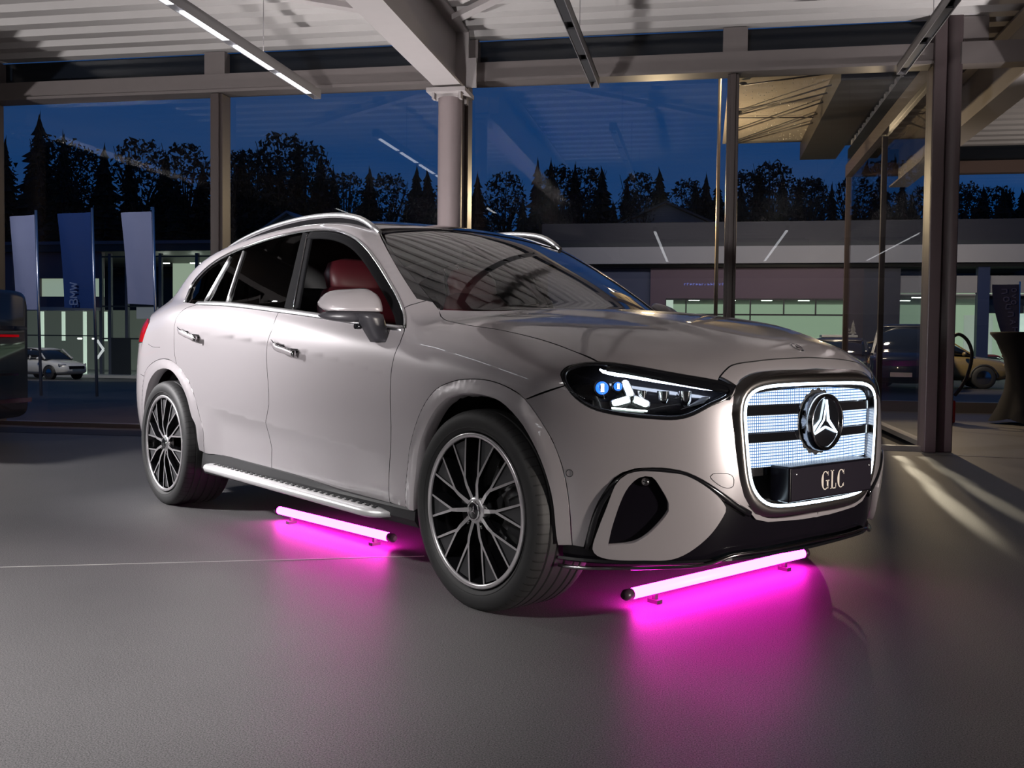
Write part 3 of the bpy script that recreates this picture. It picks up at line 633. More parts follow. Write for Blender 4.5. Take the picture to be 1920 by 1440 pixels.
# windscreen
wsA=V3('wsA'); wsB=V3('wsB')
half=[wst[2],wst[1],wst[0]]+list(catmull(wsA,step=.05))+list(catmull(wsB,step=.06))+[np.array([1.155,-.0,1.115])]
ws_out=half[:-1]+[half[-1]]+[np.array([p[0],-p[1],p[2]]) for p in half[:-1][::-1]]
panel('windscreen',ws_out,(.55,0,.85),M['wglass'],car,step=.05,flange=0.,off=-.004)
# black surround between pillar and windscreen
wb=[apil[3]+np.array([.02,0,-.02]),wsfoot]; 
sur=[wst[0]+np.array([-.03,0,0])]+apil+[aseam[2],wsfoot]+list(catmull(wsA,step=.05)[::-1])
panel('windscreen_surround',sur,(.5,-.55,.7),M['black_gloss'],car,step=.03,gap=.0,flange=.01,off=-.003,mirror=True)
# cowl strip at the foot of the windscreen
cw=[wsfoot]+list(catmull(wsB,step=.06))+[np.array([1.155,0,1.115])]; cwf=[p+np.array([.06,0,.0]) for p in cw]
cow=cw+cwf[::-1]; 
panel('cowl',cw+[np.array([p[0],-p[1],p[2]]) for p in cw[:-1][::-1]]+[np.array([p[0],-p[1],p[2]]) for p in cwf]+cwf[::-1],(0,0,1),M['black_matt'],car,step=.05,gap=0,flange=.01,off=-.012)
# bonnet
hf=V3('hoodfront')
hl_top=[hl[4]+np.array([.02,0,0]),hl[5],hl[6],hl[7]]
hood_half=[wsfoot+np.array([.035,.0,-.012])]+list(catmull(V3('shut')[1:],step=.03))+list(catmull([hl[4]]+hl_top[1:],step=.03))+list(catmull(hf[2:],step=.02))
cowlline=[p+np.array([.012,0,0]) for p in cw]
hood_out=hood_half+[np.array([p[0],-p[1],p[2]]) for p in hood_half[::-1][1:]]+[np.array([p[0],-p[1],p[2]]) for p in cowlline[1:-1]]+[cowlline[-1]]+cowlline[1:-1][::-1]
def domes(P,_):
    y=np.abs(P[:,1]); x=P[:,0]
    return .018*sst(-.03,.03,.42-.09*(x-1.0)-y)*sst(1.0,1.35,x)*(1-sst(1.85,2.2,x))
panel('bonnet',hood_out,(.1,0,1),M['paint'],car,step=.03,offfn=domes)
# nose panel between bonnet and grille, front bumper skin with the headlight cut away
fo=V3('frame_out'); ft=V3('frame_top')
nose_half=[hl[7],*hf[2:],*ft[::-1],*fo[1:3],hl[8]]
nose_half=list(catmull(hf[2:],step=.02))+list(ft[::-1])+fo[1:3]+[hl[8]]+[hl[7]]
nh=nose_half; top=list(catmull(hf[2:],step=.02)); bot=[hl[8]]+[hl[9]]+fo[:3][::-1]+ft[1:]
panel('nose_panel',top+[np.array([p[0],-p[1],p[2]]) for p in top[::-1][1:]]+[np.array([p[0],-p[1],p[2]]) for p in bot[:-1]]+bot[::-1],(1,0,.9),M['paint'],car,step=.025)
blk=catmull(V3('black'),step=.03); nl=V3('nose_low')
bump=[np.array(OUT['ffl_out'][9])]+[hl[19]]+list(catmull([hl[19],hl[18],hl[17],hl[16],hl[15],hl[14],hl[13],hl[12],hl[11],hl[10],hl[9]],step=.02))+fo[2:]+nl[:1]+list(catmull(nl[1:],step=.04))+[np.array([2.2930,0.,.3735])]
low=[np.array([2.2930,0.,.350])]+[p+np.array([0,0,-.022]) for p in nl[1:][::-1]]+list(blk[::-1])+[np.array(OUT['ffl_out'][14])]
bump=bump+low+list(ffo[i1:-1][::-1])
bump_o=panel('front_bumper',bump,(.55,-.85,.05),M['paint'],car,step=.025,both=True,gap=.0016)
# black lower bumper and spoiler lip
lip=catmull(V3('lip'),step=.03); lb=V3('lipback')
lowblk=list(blk)+list([p+np.array([0,0,-.022]) for p in nl[1:]])+[np.array([2.293,0,.350]),np.array([2.268,0,.27])]+list(lip[::-1])+[lb[1],lb[0]]
lowblk=lowblk
panel('lower_bumper',lowblk,(.6,-.8,.02),M['under'],car,step=.03,off=-.010,gap=0,flange=.03,both=True)
mb=MB(); lp=[np.array(p) for p in lip]+[np.array([2.268,0,.27])]
lpx=surf(lp,.016); full=list(lpx[:-1])+[np.array([p[0],-p[1],p[2]]) for p in lpx[::-1]]
mb.tube([p+np.array([-.004,0,-.002]) for p in full],.0065,8)
mb.build('bumper_lip_trim',M['dark_chrome'],car)
q=[(p[0]-.012,p[1]) for p in full]+[(1.95,.80),(1.95,-.80)]
mb=MB(); mb.prism(q,.236,.246); mb.build('front_splitter',M['black_gloss'],car)
# side intake: body coloured petal with a louvred vent
pod=catmull(V3('pod'),closed=True,step=.02); vent=catmull(V3('vent'),closed=True,step=.018,corner=[0])
def petal(P,_):
    return np.zeros(len(P))
pd=panel('intake_petal',pod,(.6,-.8,.02),M['paint'],car,step=.014,off=.012,gap=.0005,flange=.03,holes=[vent],holegap=0.,mirror=True,seam=False)
vp=panel('intake_vent',vent,(.6,-.8,.02),M['black_matt'],car,step=.02,off=-.035,gap=-.012,flange=0,mirror=True)
va=np.array(vent); lou=MB()
for k in range(14):
    z=va[:,2].min()+.012+k*.0155; 
    if z>va[:,2].max()-.035: break
    c=va[np.abs(va[:,2]-z)<.018]; y0,y1=c[:,1].min()+.004,c[:,1].max()-.004
    q=surf([(2.1-.5*(abs(yy)-.7),yy,z) for yy in np.linspace(y0,y1,6)],-.016); lou.tube(list(q),.0052,6)
lo=lou.build('vent_louvre',M['slat'],car); mirror_obj(lo,'vent_louvre',car)
fg=surf(V3('fog'),.0)[0]; nf=grad(body,fg[None])[0]
mb=MB(); mb.ball(fg-nf*.006,.016); lq=mb.build('park_sensor',M['dark_chrome'],car); mirror_obj(lq,'park_sensor',car)
# black moulding that frames the intake
bl=surf(list(blk),0.); strip('intake_moulding',bl,-.016,.006,.010,M['black_gloss'],car)
# small covers and sensors on the bumper
sn=surf(V3('sensor'),.0)[0]; ns=grad(body,sn[None])[0]
ring=[sn+ns*.001+.012*(math.cos(a)*np.cross(ns,(0,0,1))+math.sin(a)*np.array((0,0,1.))) for a in np.linspace(0,2*PI,20)]
mb=MB(); mb.tube(ring[:-1],.0011,6,closed=True); q=mb.build('bumper_sensor',M['dark'],car); mirror_obj(q,'bumper_sensor',car)
hk=surf(list(catmull(V3('hookcover'),closed=True,step=.01)),.0006); mb=MB(); mb.tube(list(hk),.0010,5,closed=True); q=mb.build('tow_hook_cover',M['dark'],car)
fl_=surf(list(catmull(V3('flap')[1:4],step=.02)),.0004); mb=MB(); mb.tube(list(fl_),.0011,5); mb.build('charge_flap',M['dark'],car)

# sill, running boards
for sgn in (1,-1):
    prof=[(-.80,.215),(-.885,.225),(-.905,.255),(-.902,.30),(-.896,.345),(-.86,.36)]; xs=np.linspace(-1.06,1.04,24); v=[];f=[]; m=len(prof)
    for x in xs:
        zt=float(sill_at(x)[2])+.004
        for (y,z) in prof: v.append((x,sgn*y,z if z<.29 else .29+(z-.29)*(zt-.29)/.055))
    for i in range(len(xs)-1):
        for k in range(m-1): f.append((i*m+k,(i+1)*m+k,(i+1)*m+k+1,i*m+k+1))
    f+=[list(range(m)),[(len(xs)-1)*m+k for k in range(m)]]
    MB().add(v,f,0,False).build('sill',M['black_matt'],car)
    # board: rounded aluminium nose with studs on the tread
    rb=None; xs=np.linspace(-.95,.86,40); prof=[(.895,.288),(.93,.290),(.955,.288),(.972,.280),(.978,.266),(.972,.252),(.955,.246),(.93,.244),(.895,.244)]; v=[];f=[];m=len(prof)
    for x in xs:
        e=min((x+.95)/.07,(.86-x)/.10,1.); e=max(e,0.02)**.5
        for (y,z) in prof: v.append((x,-sgn*(.895+(y-.895)*e),.266+(z-.266)*(.35+.65*e)-.012*(x+.05)))
    for i in range(len(xs)-1):
        for k in range(m): f.append((i*m+k,(i+1)*m+k,(i+1)*m+(k+1)%m,i*m+(k+1)%m))
    f+=[list(range(m)),[(len(xs)-1)*m+k for k in range(m)]]
    rb=MB().add(v,f,0,True).build('running_board',M['board'],car)
    st=MB()
    for i in range(30):
        x=-.83+i*.055
        for j,yy in enumerate((.915,.934)): st.box((x-.013+.018*j,-sgn*yy-.004,.2885-.012*(x+.05)),(x+.013+.018*j,-sgn*yy+.004,.2925-.012*(x+.05)))
    st.build('step_stud',M['black_matt'],rb)

# underbody, wheel houses and inner structure (dark)
ub=MB()
def side_poly(x0,x1):
    return None
prof=[]
arc=lambda cx,a0,a1: [(cx+.435*math.cos(a),.362+.435*math.sin(a)) for a in np.linspace(a0,a1,18)]
pf=[(-1.99,.30),(-1.93,.30)]+arc(-1.486,PI+.15,-.15)+[(-1.05,.22),(1.05,.22)]+arc(1.486,PI+.15,-.15)+[(1.93,.30),(1.935,.78),(1.6,.86),(1.0,.90),(.92,.55),(-1.1,.55),(-1.25,.95),(-1.9,.98),(-1.99,.9)]
fr=lambda s:(lambda x,y,h:(x,s*h,y))
for s in (1,-1): ub.prism(pf,.60,.80,fr(s))
ub.box((-2.2,-.6,.24),(2.1,.6,.42)); ub.box((1.0,-.6,.42),(2.05,.6,.86)); ub.box((-2.2,-.6,.42),(-1.3,.6,.9))
ub.build('underbody',M['dark'],car)
# headliner and inner pillars seen through the openings
hlr=[np.array(p) for p in roofedge]; 
hin=[np.array([.12,-.56,1.5])]+[np.array([p[0],p[1]-.05,p[2]]) for p in roofedge[1:]]
panel('headliner',hin+[np.array([p[0],-p[1],p[2]]) for p in hin[::-1]],(0,0,1),M['cabin'],car,step=.08,off=-.035,flange=0,gap=0)

# ------------------------------------------------------------------ windows
q1=V3('q1'); q2=V3('q2'); bpf=V3('bpf'); bpr=V3('bpr')
def edge_pts(curve,x0,x1):
    c=np.array(curve); m=(c[:,0]>x0)&(c[:,0]<x1); return list(c[m])
ins=lambda P,dz: [p+np.array([0,0,dz]) for p in P]
up_=lambda x0,x1: edge_pts(dl,x0,x1)
bl_=lambda x0,x1: edge_pts(belt,x0,x1)
def pane(name,f_top,f_bot,r_top,r_bot,parent,m,off=-.010):
    o=[f_top]+[p for p in up_(r_top[0]+.01,f_top[0]-.01) if p[2]>r_top[2]-.3][::-1]+[r_top,r_bot]+bl_(r_bot[0]+.01,f_bot[0]-.01)[::-1]+[f_bot]
    return panel(name,o,S2,m,parent,step=.05,off=off,gap=.001,flange=.006,mirror=None)
def pane2(*a,par2=None,**k):
    o=pane(*a,**k); return o,mirror_obj(o,o.name.split('.')[0],par2)
pane2('door_window',bpr[0],bpr[2],q2[0],q2[2],rdoor,M['tint'],par2=rdoor2)
pane2('door_window',q2[0],q2[2],q1[0],q1[2],rdoor,M['tint'],par2=rdoor2)
rc=dlo[0]; o_=[q1[0]]+[p for p in dl if p[0]<q1[0][0] and p[2]>1.2 or p[0]<-1.42][::-1]
o_=[q1[0]]+[p for p in dl[::-1] if p[0]<q1[0][0]-.005 and p[2]>1.19 and p[0]<-1.0]+[belt[-1]]+[p for p in belt[::-1] if p[0]<q1[2][0]-.01][1:]+[q1[2]]
qo=panel('quarter_window',o_,S2,M['tint'],car,step=.04,off=-.010,gap=.001,flange=.006,mirror=True)
# B pillar cover
bp=[bpf[0]+np.array([0,0,.01]),bpr[0]+np.array([0,0,.01]),bpr[1],bpr[2],bpf[2],bpf[1]]
panel('pillar_cover',bp,S2,M['seal'],car,step=.04,off=-.004,gap=0,flange=.02,mirror=True)
# black seal inside the open front window
fr_in=[p for p in dl if p[0]>bpf[0][0]]; fr_arc=surf(fr_in,-.004)
ctr=np.array([.25,-.8,1.2])
strip('window_seal',surf(catmull(fr_in,step=.04),-.008),-.045,-.006,.004,M['seal'],car)
strip('window_seal',surf(catmull([bpf[2],bpf[1],bpf[0]],step=.04),-.008),-.040,.001,.004,M['seal'],car)
# bright window trim: thin over the roof, broad along the belt, thin dividers
strip('window_trim',surf(dl,-.001),-.004,.010,.006,M['chrome'],car)
strip('belt_trim',surf(belt,-.002),-.006,.022,.008,M['alu'],car)
for q in (q1,q2): strip('window_divider',surf(catmull(q,step=.05),-.006),-.010,.010,.008,M['alu'],car)
strip('window_divider',surf(catmull(bpf,step=.05),-.006),-.004,.004,.008,M['dark_chrome'],car)

# ------------------------------------------------------------------ rear: tailgate, window, bumper, lamps (mostly out of sight)
tg=[np.array(p) for p in rear_edge[:4]]+[np.array([-2.33,-.70,.98]),np.array([-2.36,-.68,.80]),np.array([-2.42,-.5,.78])]
tgl=[np.array([-2.02,-.545,1.32])]+tg
panel('tailgate',tgl+[np.array([p[0],-p[1],p[2]]) for p in tgl[::-1]],(-1,0,.5),M['paint'],car,step=.06)
rw=[np.array([-2.06,-.47,1.30]),np.array([-2.25,-.50,1.16]),np.array([-2.32,-.40,1.13])]
panel('rear_window',rw+[np.array([p[0],-p[1],p[2]]) for p in rw[::-1]],(-1,0,.5),M['roofglass'],car,step=.06,off=.004)
rb_=[np.array([-2.02,-.80,1.10]),np.array([-1.90,-.878,1.075]),np.array([-1.93,-.925,.93]),np.array([-1.945,-.94,.84]),np.array([-1.925,-.945,.76])]
tl=[rb_[0]]+[np.array([-1.905,-.878,1.07]),np.array([-1.905,-.90,1.0]),np.array([-1.93,-.925,.955]),np.array([-2.1,-.86,.95]),np.array([-2.3,-.72,.97]),np.array([-2.2,-.74,1.08])]
panel('tail_light',tl,(-1,-.9,.2),M['tail_red'],car,step=.03,off=.004,mirror=True)
rbo=[np.array([-1.93,-.925,.955]),np.array([-1.945,-.94,.84]),np.array([-1.925,-.945,.76])]+list(rfo[:k0+1][::-1])+[np.array([-2.15,-.80,.33]),np.array([-2.42,-.4,.33]),np.array([-2.46,0,.33]),np.array([-2.48,0,.80]),np.array([-2.42,-.5,.79]),np.array([-2.36,-.68,.81]),np.array([-2.3,-.72,.96]),np.array([-2.1,-.86,.945])]
panel('rear_bumper',rbo,(-.75,-.75,.05),M['paint'],car,step=.04,both=True)
rdif=[np.array([-1.90,-.93,.46]),np.array([-1.93,-.90,.33]),np.array([-2.15,-.80,.24]),np.array([-2.42,-.4,.22]),np.array([-2.46,0,.22]),np.array([-2.46,0,.33]),np.array([-2.15,-.80,.33])]

# ------------------------------------------------------------------ door handles: raised pulls on two feet
def handle(key,par,par2):
    a,b=V3(key); P=surf([a+(b-a)*t for t in np.linspace(0,1,12)],0.); n=grad(body,P); L=len(P); v=[];f=[];m=10
    for i in range(L):
        t=i/(L-1); e=math.sin(PI*min(max(t,.02),.98))**.35; lift=.040*min(1,t*2.2+.25); c=P[i]+n[i]*lift+np.array([0,0,.004-.014*t])
        tt=(P[-1]-P[0]); tt/=np.linalg.norm(tt); w=np.cross(n[i],tt)
        for k in range(m):
            an=2*PI*k/m; v.append(c+w*math.cos(an)*.0165*e+n[i]*math.sin(an)*.009*e)
    for i in range(L-1):
        for k in range(m): f.append((i*m+k,(i+1)*m+k,(i+1)*m+(k+1)%m,i*m+(k+1)%m))
    f+=[list(range(m)),[(L-1)*m+k for k in range(m)]]
    h=MB().add(v,f,0,True).build('door_handle',M['paint'],par); h2=mirror_obj(h,'door_handle',par2)
    for i,w_ in ((4,.012),(9,.018)):
        ft=MB(); ft.bar(P[i]-n[i]*.004,P[i]+n[i]*.036,.034 if i==9 else .022,.020); g=ft.build('handle_foot',M['black_gloss'],par); mirror_obj(g,'handle_foot',par2)
    # dark chrome rim and end cap
    cp=MB(); pts=[P[i]+n[i]*(.040*min(1,i/(L-1)*2.2+.25)+.004)+np.array([0,0,.004-.014*i/(L-1)+.0145]) for i in range(1,L)]; cp.tube(pts,.003,6)
    e_=P[-1]; cp.ball(P[-1]+n[-1]*.038+np.array([-.004,0,-.008]),.0155,12,8,sc=(.6,.8,1.1))
    c=cp.build('handle_trim',M['dark_chrome'],par); mirror_obj(c,'handle_trim',par2)
handle('handle_f',door,door2); handle('handle_r',rdoor,rdoor2)

# ------------------------------------------------------------------ mirrors
def lens_loft(secs,m=20,pw=2.6):
    """secs: (centre, half-depth vec, half-height vec)"""
    v=[];f=[]
    for c,a,b in secs:
        for k in range(m):
            t=2*PI*k/m; ct,st=math.cos(t),math.sin(t); v.append(np.array(c)+np.array(a)*np.sign(ct)*abs(ct)**(2/pw)+np.array(b)*np.sign(st)*abs(st)**(2/pw))
    for i in range(len(secs)-1):
        for k in range(m): f.append((i*m+k,(i+1)*m+k,(i+1)*m+(k+1)%m,i*m+(k+1)%m))
    f+=[list(range(m))[::-1],[(len(secs)-1)*m+k for k in range(m)]]
    return v,f
mirr=empty('side_mirror'); mirr.parent=car
mirr2=empty('side_mirror'); mirr2.parent=car; mirr2.scale=(1,1,1)
def mir(mb,name,m,**k):
    o=mb.build(name,m,mirr,**k); mirror_obj(o,name,mirr2); return o
# cap: outer shell, from the inner edge (near the door) to the tip
secs=[]
for t in np.linspace(0,1,12):
    y=-.905-.215*t; e=max(.05,1-max(0,(t-.55)/.45)**2.4*.80)*(1 if t>.06 else .82)
    secs.append(((.725-.075*t**1.3,y,1.135-.012*t),(.083*e*(1-.18*t),0,-.018*e),(-.020*e,0,.062*e*(1-.16*t))))
v,f=lens_loft(secs,24,2.3); v=[(p[0],p[1],max(p[2],1.097)) for p in v]
mir(MB().add(v,f,0,True),'mirror_cap',M['paint'])
secs=[]
for t in np.linspace(0,1,10):
    y=-.91-.200*t; e=max(.05,1-max(0,(t-.5)/.5)**2.4*.75)
    secs.append(((.715-.075*t**1.3,y,1.078),(.080*e*(1-.18*t),0,-.004*e),(0,0,.026*e)))
v,f=lens_loft(secs,24,3.0); mir(MB().add(v,f,0,True),'mirror_housing',M['louvre'])
secs=[]
for t in np.linspace(0,1,7):
    z=1.085-.115*t; secs.append(((.765+.025*t,-.955+.045*t,z),(.062*(1-.35*t),.0,0),(0,.055*(1-.28*t),0)))
v,f=lens_loft(secs,24,2.6); mir(MB().add(v,f,0,True),'mirror_stalk',M['louvre'])
mb=MB(); mb.lathe([(0,.0),(.010,.0),(.012,-.006),(.013,.02)],'y',(.745,-1.000,1.035),16); mir(mb,'mirror_camera',M['black_gloss'])
mb=MB(); mb.box((.628,-1.075,1.07),(.636,-.94,1.165)); mir(mb,'mirror_glass',M['chrome'],bevel=.02)
mb=MB(); mb.tube([(.800-.012*k,-.93-.02*k,1.1095) for k in range(8)],.0032,6); mir(mb,'turn_signal',M['dark_chrome'])

# ------------------------------------------------------------------ roof rails
xs=np.array([.27,.20,.10,-.10,-.40,-.75,-1.1,-1.4,-1.62,-1.72]); ys=np.array([-.585,-.592,-.597,-.602,-.604,-.600,-.590,-.577,-.565,-.560])
top=march(body,np.stack([xs,ys,np.full(len(xs),1.9)],1),np.repeat(np.array([[0,0,-1.]]),len(xs),0),0.,1.)
lift=np.array([.0,.018,.030,.034,.035,.034,.031,.026,.014,.0])
for s in (1,-1):
    pts=catmull([(t_[0],t_[1],t_[2]+l) for t_,l in zip(top,lift)],step=.06)
    mb=MB(); P=[np.array((p[0],s*p[1],p[2])) for p in pts]; mb.tube(P,[.013]*len(P),10,flat=1.15)
    r=mb.build('roof_rail',M['alu'],car)
    v=[];f=[]; low=catmull([tuple(t_) for t_ in top],step=.06); n=min(len(pts),len(low))
    for i in range(n):
        for w in (-.008,.008): v+=[np.array((pts[i][0],s*pts[i][1]+w,pts[i][2]-.004)),np.array((pts[i][0],s*pts[i][1]+w,min(low[i][2]-.01,pts[i][2]-.006)))]
    for i in range(n-1): k=4*i; f+=[(k,k+4,k+5,k+1),(k+2,k+3,k+7,k+6)]
    MB().add(v,f,0,True).build('rail_base',M['black_gloss'],r)
mb=MB(); mb.prism([(-2.02,1.40),(-1.80,1.41),(-1.80,1.455),(-1.86,1.50),(-1.90,1.50)],-.012,.012,lambda x,y,h:(x,h,y)); mb.build('roof_antenna',M['black_gloss'],car,bevel=.006)

# ------------------------------------------------------------------ wheels
def make_wheel():
    """built at the origin, outer face towards -y, tyre radius .368"""
    w=empty('wheel'); w.parent=car
    T=MB(); R=.368
    tread=[]
    prof=[(.285,.0),(.292,-.010),(.305,-.018),(.325,-.022),(.345,-.018),(.358,-.008),(.3645,.006)]
    gr=[.035,.075,.125,.175,.210]
    y=.012; out=list(prof)
    for g in gr:
        out+=[(R,g-.006),(R,g-.005),(R-.008,g-.004),(R-.008,g+.004),(R,g+.005),(R,g+.006)]
    out+=[(.3645,.246),(.358,.258),(.345,.268),(.325,.272),(.305,.268),(.292,.26),(.285,.25)]
    T.lathe(out,'y',(0,0,0),96)
    t=T.build('tyre',M['tyre'],w)
    # sidewall ridge
    rd=MB(); rd.lathe([(.3005,-.0165),(.3025,-.0195),(.3045,-.0185)],'y',(0,0,0),96); rd.build('sidewall_ridge',M['rubber'],w)
    rim=MB(); rim.lathe([(.283,-.004),(.284,-.012),(.279,-.0145),(.268,-.0135),(.2655,-.006)],'y',(0,0,0),96)
    rm=rim.build('rim',M['silver'],w)
    rb=MB(); rb.lathe([(.2665,-.006),(.262,.01),(.252,.05),(.245,.11),(.245,.22),(.27,.25)],'y',(0,0,0),64); rb.build('rim_barrel',M['wheel_black'],w)
    # ten spokes that fork halfway into two slim arms
    dish=lambda r: -.004-.010*(1-(r/.27)**2)+.020*max(0,.10-r)/.1
    P=lambda r,a,dy=0: np.array((r*math.cos(a),dish(r)+dy,r*math.sin(a)))
    for k in range(10):
        a=2*PI*k/10+math.radians(9); sp=MB(); face=[]; 
        tw=.03
        # stem and arms as tapered bars with flat machined faces
        def arm(r0,a0,w0,r1,a1,w1,n=6,dep=.020):
            vv=[];ff=[];A=np.array((r0*math.cos(a0),r0*math.sin(a0)));Bq=np.array((r1*math.cos(a1),r1*math.sin(a1))); d=(Bq-A)/np.linalg.norm(Bq-A); sd=np.array((-d[1],0,d[0]))
            for i in range(n+1):
                t_=i/n; q=A+(Bq-A)*t_; wd=w0+(w1-w0)*t_; r=math.hypot(*q); c=np.array((q[0],dish(r),q[1]))
                vv+=[c+sd*wd,c-sd*wd,c-sd*wd*1.4+np.array((0,dep,0)),c+sd*wd*1.4+np.array((0,dep,0))]
            for mi_ in (0,1):
                k=[(i*4+q,i*4+(q+1)%4,(i+1)*4+(q+1)%4,(i+1)*4+q) for i in range(n) for q in range(4) if (q>0)==mi_]
                if mi_: k+=[(3,2,1,0),(n*4,n*4+1,n*4+2,n*4+3)]
                if mi_==0: sp.add(vv,k,0)
                else:
                    base=len(sp.v)-len(vv); sp.f+=[[q+base for q in g_] for g_ in k]; sp.mi+=[1]*len(k); sp.sm+=[False]*len(k)
        arm(.040,a,.0085,.128,a+.05,.0062)
        arm(.124,a+.045,.0050,.270,a-.157,.0038); arm(.124,a+.045,.0050,.270,a+.157,.0038)
        o=sp.build('spoke',[M['silver'],M['wheel_black']],w)
        # dark gloss flank behind the stem and graphite insert between the arms
        fl=MB(); n=8; vv=[]
        for i in range(n+1):
            t_=i/n; r=.135+(.262-.135)*t_; h=.19*(t_)**.85*.80
            vv+=[P(r,a+.045+(-.045+0)*t_-h,.007),P(r,a+.045-.045*t_+h,.007)]
        fl.add(vv,[(2*i,2*i+1,2*i+3,2*i+2) for i in range(n)]); fl.build('spoke_insert',M['wheel_grey'],w)
        bk=MB(); vv=[]
        for i in range(7):
            r=.05+.21*i/6; vv+=[P(r,a-.02-.16*i/6,.010),P(r,a-.02-.16*i/6,.060),P(r,a+.07+.10*i/6,.010),P(r,a+.07+.10*i/6,.060)]
        bk.add(vv,[q for i in range(6) for q in ((4*i,4*i+4,4*i+5,4*i+1),(4*i+2,4*i+3,4*i+7,4*i+6))]); bk.build('spoke_flank',M['wheel_black'],w)
    hb=MB(); hb.lathe([(0,-.006),(.034,-.006),(.046,-.0035),(.052,.004),(.05,.03)],'y',(0,0,0),40); h=hb.build('hub',M['silver'],w)
    hc=MB(); hc.lathe([(0,-.0115),(.026,-.0115),(.030,-.009),(.031,-.005)],'y',(0,0,0),36); hc.build('hub_cap',M['black_gloss'],w)
    st=MB(); star3(st,.022,.0042,lambda x,y,hh:(x,-.0122-hh,y),.0015); st.build('hub_emblem',M['chrome'],w)
    rg=MB(); rg.lathe([(.029,-.0118),(.0325,-.0128),(.0355,-.0115),(.036,-.006)],'y',(0,0,0),40); rg.build('hub_ring',M['chrome'],w)
    for k in range(5):
        bo=MB(); a=2*PI*k/5+.3; bo.lathe([(0,-.001),(.008,-.001),(.009,.006)],'y',(.066*math.cos(a),-.004,.066*math.sin(a)),10)
        bo.build('wheel_bolt',M['dark_chrome'],w)
    db=MB(); db.lathe([(.08,.075),(.178,.072),(.178,.10),(.08,.10)],'y',(0,0,0),48); db.build('brake_disc',M['disc'],w)
    ca=MB(); ca.lathe([(.13,.055),(.205,.055),(.212,.07),(.212,.12),(.13,.12)],'y',(0,0,0),14,a0=-.4,a1=.5); ca.build('brake_caliper',M['black_matt'],w)
    dk=MB(); dk.lathe([(0,.125),(.262,.125)],'y',(0,0,0),32); dk.build('wheel_backplate',M['dark'],w)
    return w
def star3(mb,r,ri,frame,h):
    """solid three pointed star"""
    pts=[]
    for k in range(6):
        a=PI/2+k*PI/3; q=r if k%2==0 else ri; pts.append((q*math.cos(a),q*math.sin(a)))
    n=6; v=[frame(x,y,0) for x,y in pts]+[frame(0,0,h)]
    mb.add(v,[(i,(i+1)%6,6) for i in range(6)])
def copy_tree(o,parent):
    c=o.copy(); COL.objects.link(c); c.parent=parent
    for ch in list(o.children): copy_tree(ch,c)
    return c
w0=make_wheel(); kids=w0
def put(o,x,side,rot):
    o.location=(x,-side*.945,.362); o.rotation_euler=(0,rot,0 if side>0 else PI)
w1=copy_tree(w0,car); w2=copy_tree(w0,car); w3=copy_tree(w0,car)
put(w0,1.486,1,0.10); put(w1,-1.486,1,.42); put(w2,1.486,-1,.2); put(w3,-1.486,-1,.7)
for o in (w0,w1,w2,w3): o.scale=(1,1,1)

# ------------------------------------------------------------------ headlights
hlens=panel('headlight',hl_loop:=list(hlc),(.6,-.8,.15),M['lens'],car,step=.02,off=.001,gap=.001,flange=.006,mirror=None)
hl2=mirror_obj(hlens,'headlight',car)
body_in=lambda off:(lambda P:body(P)+off)
def hpart(o,name):
    mirror_obj(o,name,hl2); return o
bk=panel('lamp_housing',list(hlc),(.6,-.8,.15),M['black_gloss'],hlens,fn=body_in(.075),step=.03,gap=-.03,flange=0); hpart(bk,'lamp_housing')
# black rim of the lamp and the raised brow above the light bar
hb_=surf(list(hlc),-.0015); 
def strip1(name,path,w0,w1,h,mt,par,closed=False):
    o=strip(name,path,w0,w1,h,mt,par,mirror=False,closed=closed); mirror_obj(o,name,hl2); return o
strip1('lamp_seal',hb_,-.007,.007,.0035,M['black_gloss'],hlens,closed=True)
brow=[p for p in hl[4:9]]; brow=catmull(brow,step=.02)
nb=np.array(surf([p+np.array((0,0,-.016)) for p in brow],-.006))
br=strip1('lamp_brow',nb,-.016,.018,.004,M['black_gloss'],hlens)
drl=V3('drl'); dp=catmull(drl,step=.02)
mb=MB(); rr_=[.003+.0065*min(1,i/3)*min(1,(len(dp)-1-i)/4+.12) for i in range(len(dp))]; mb.tube(list(dp),rr_,8); o=mb.build('daylight_bar',M['drl'],hlens); hpart(o,'daylight_bar')
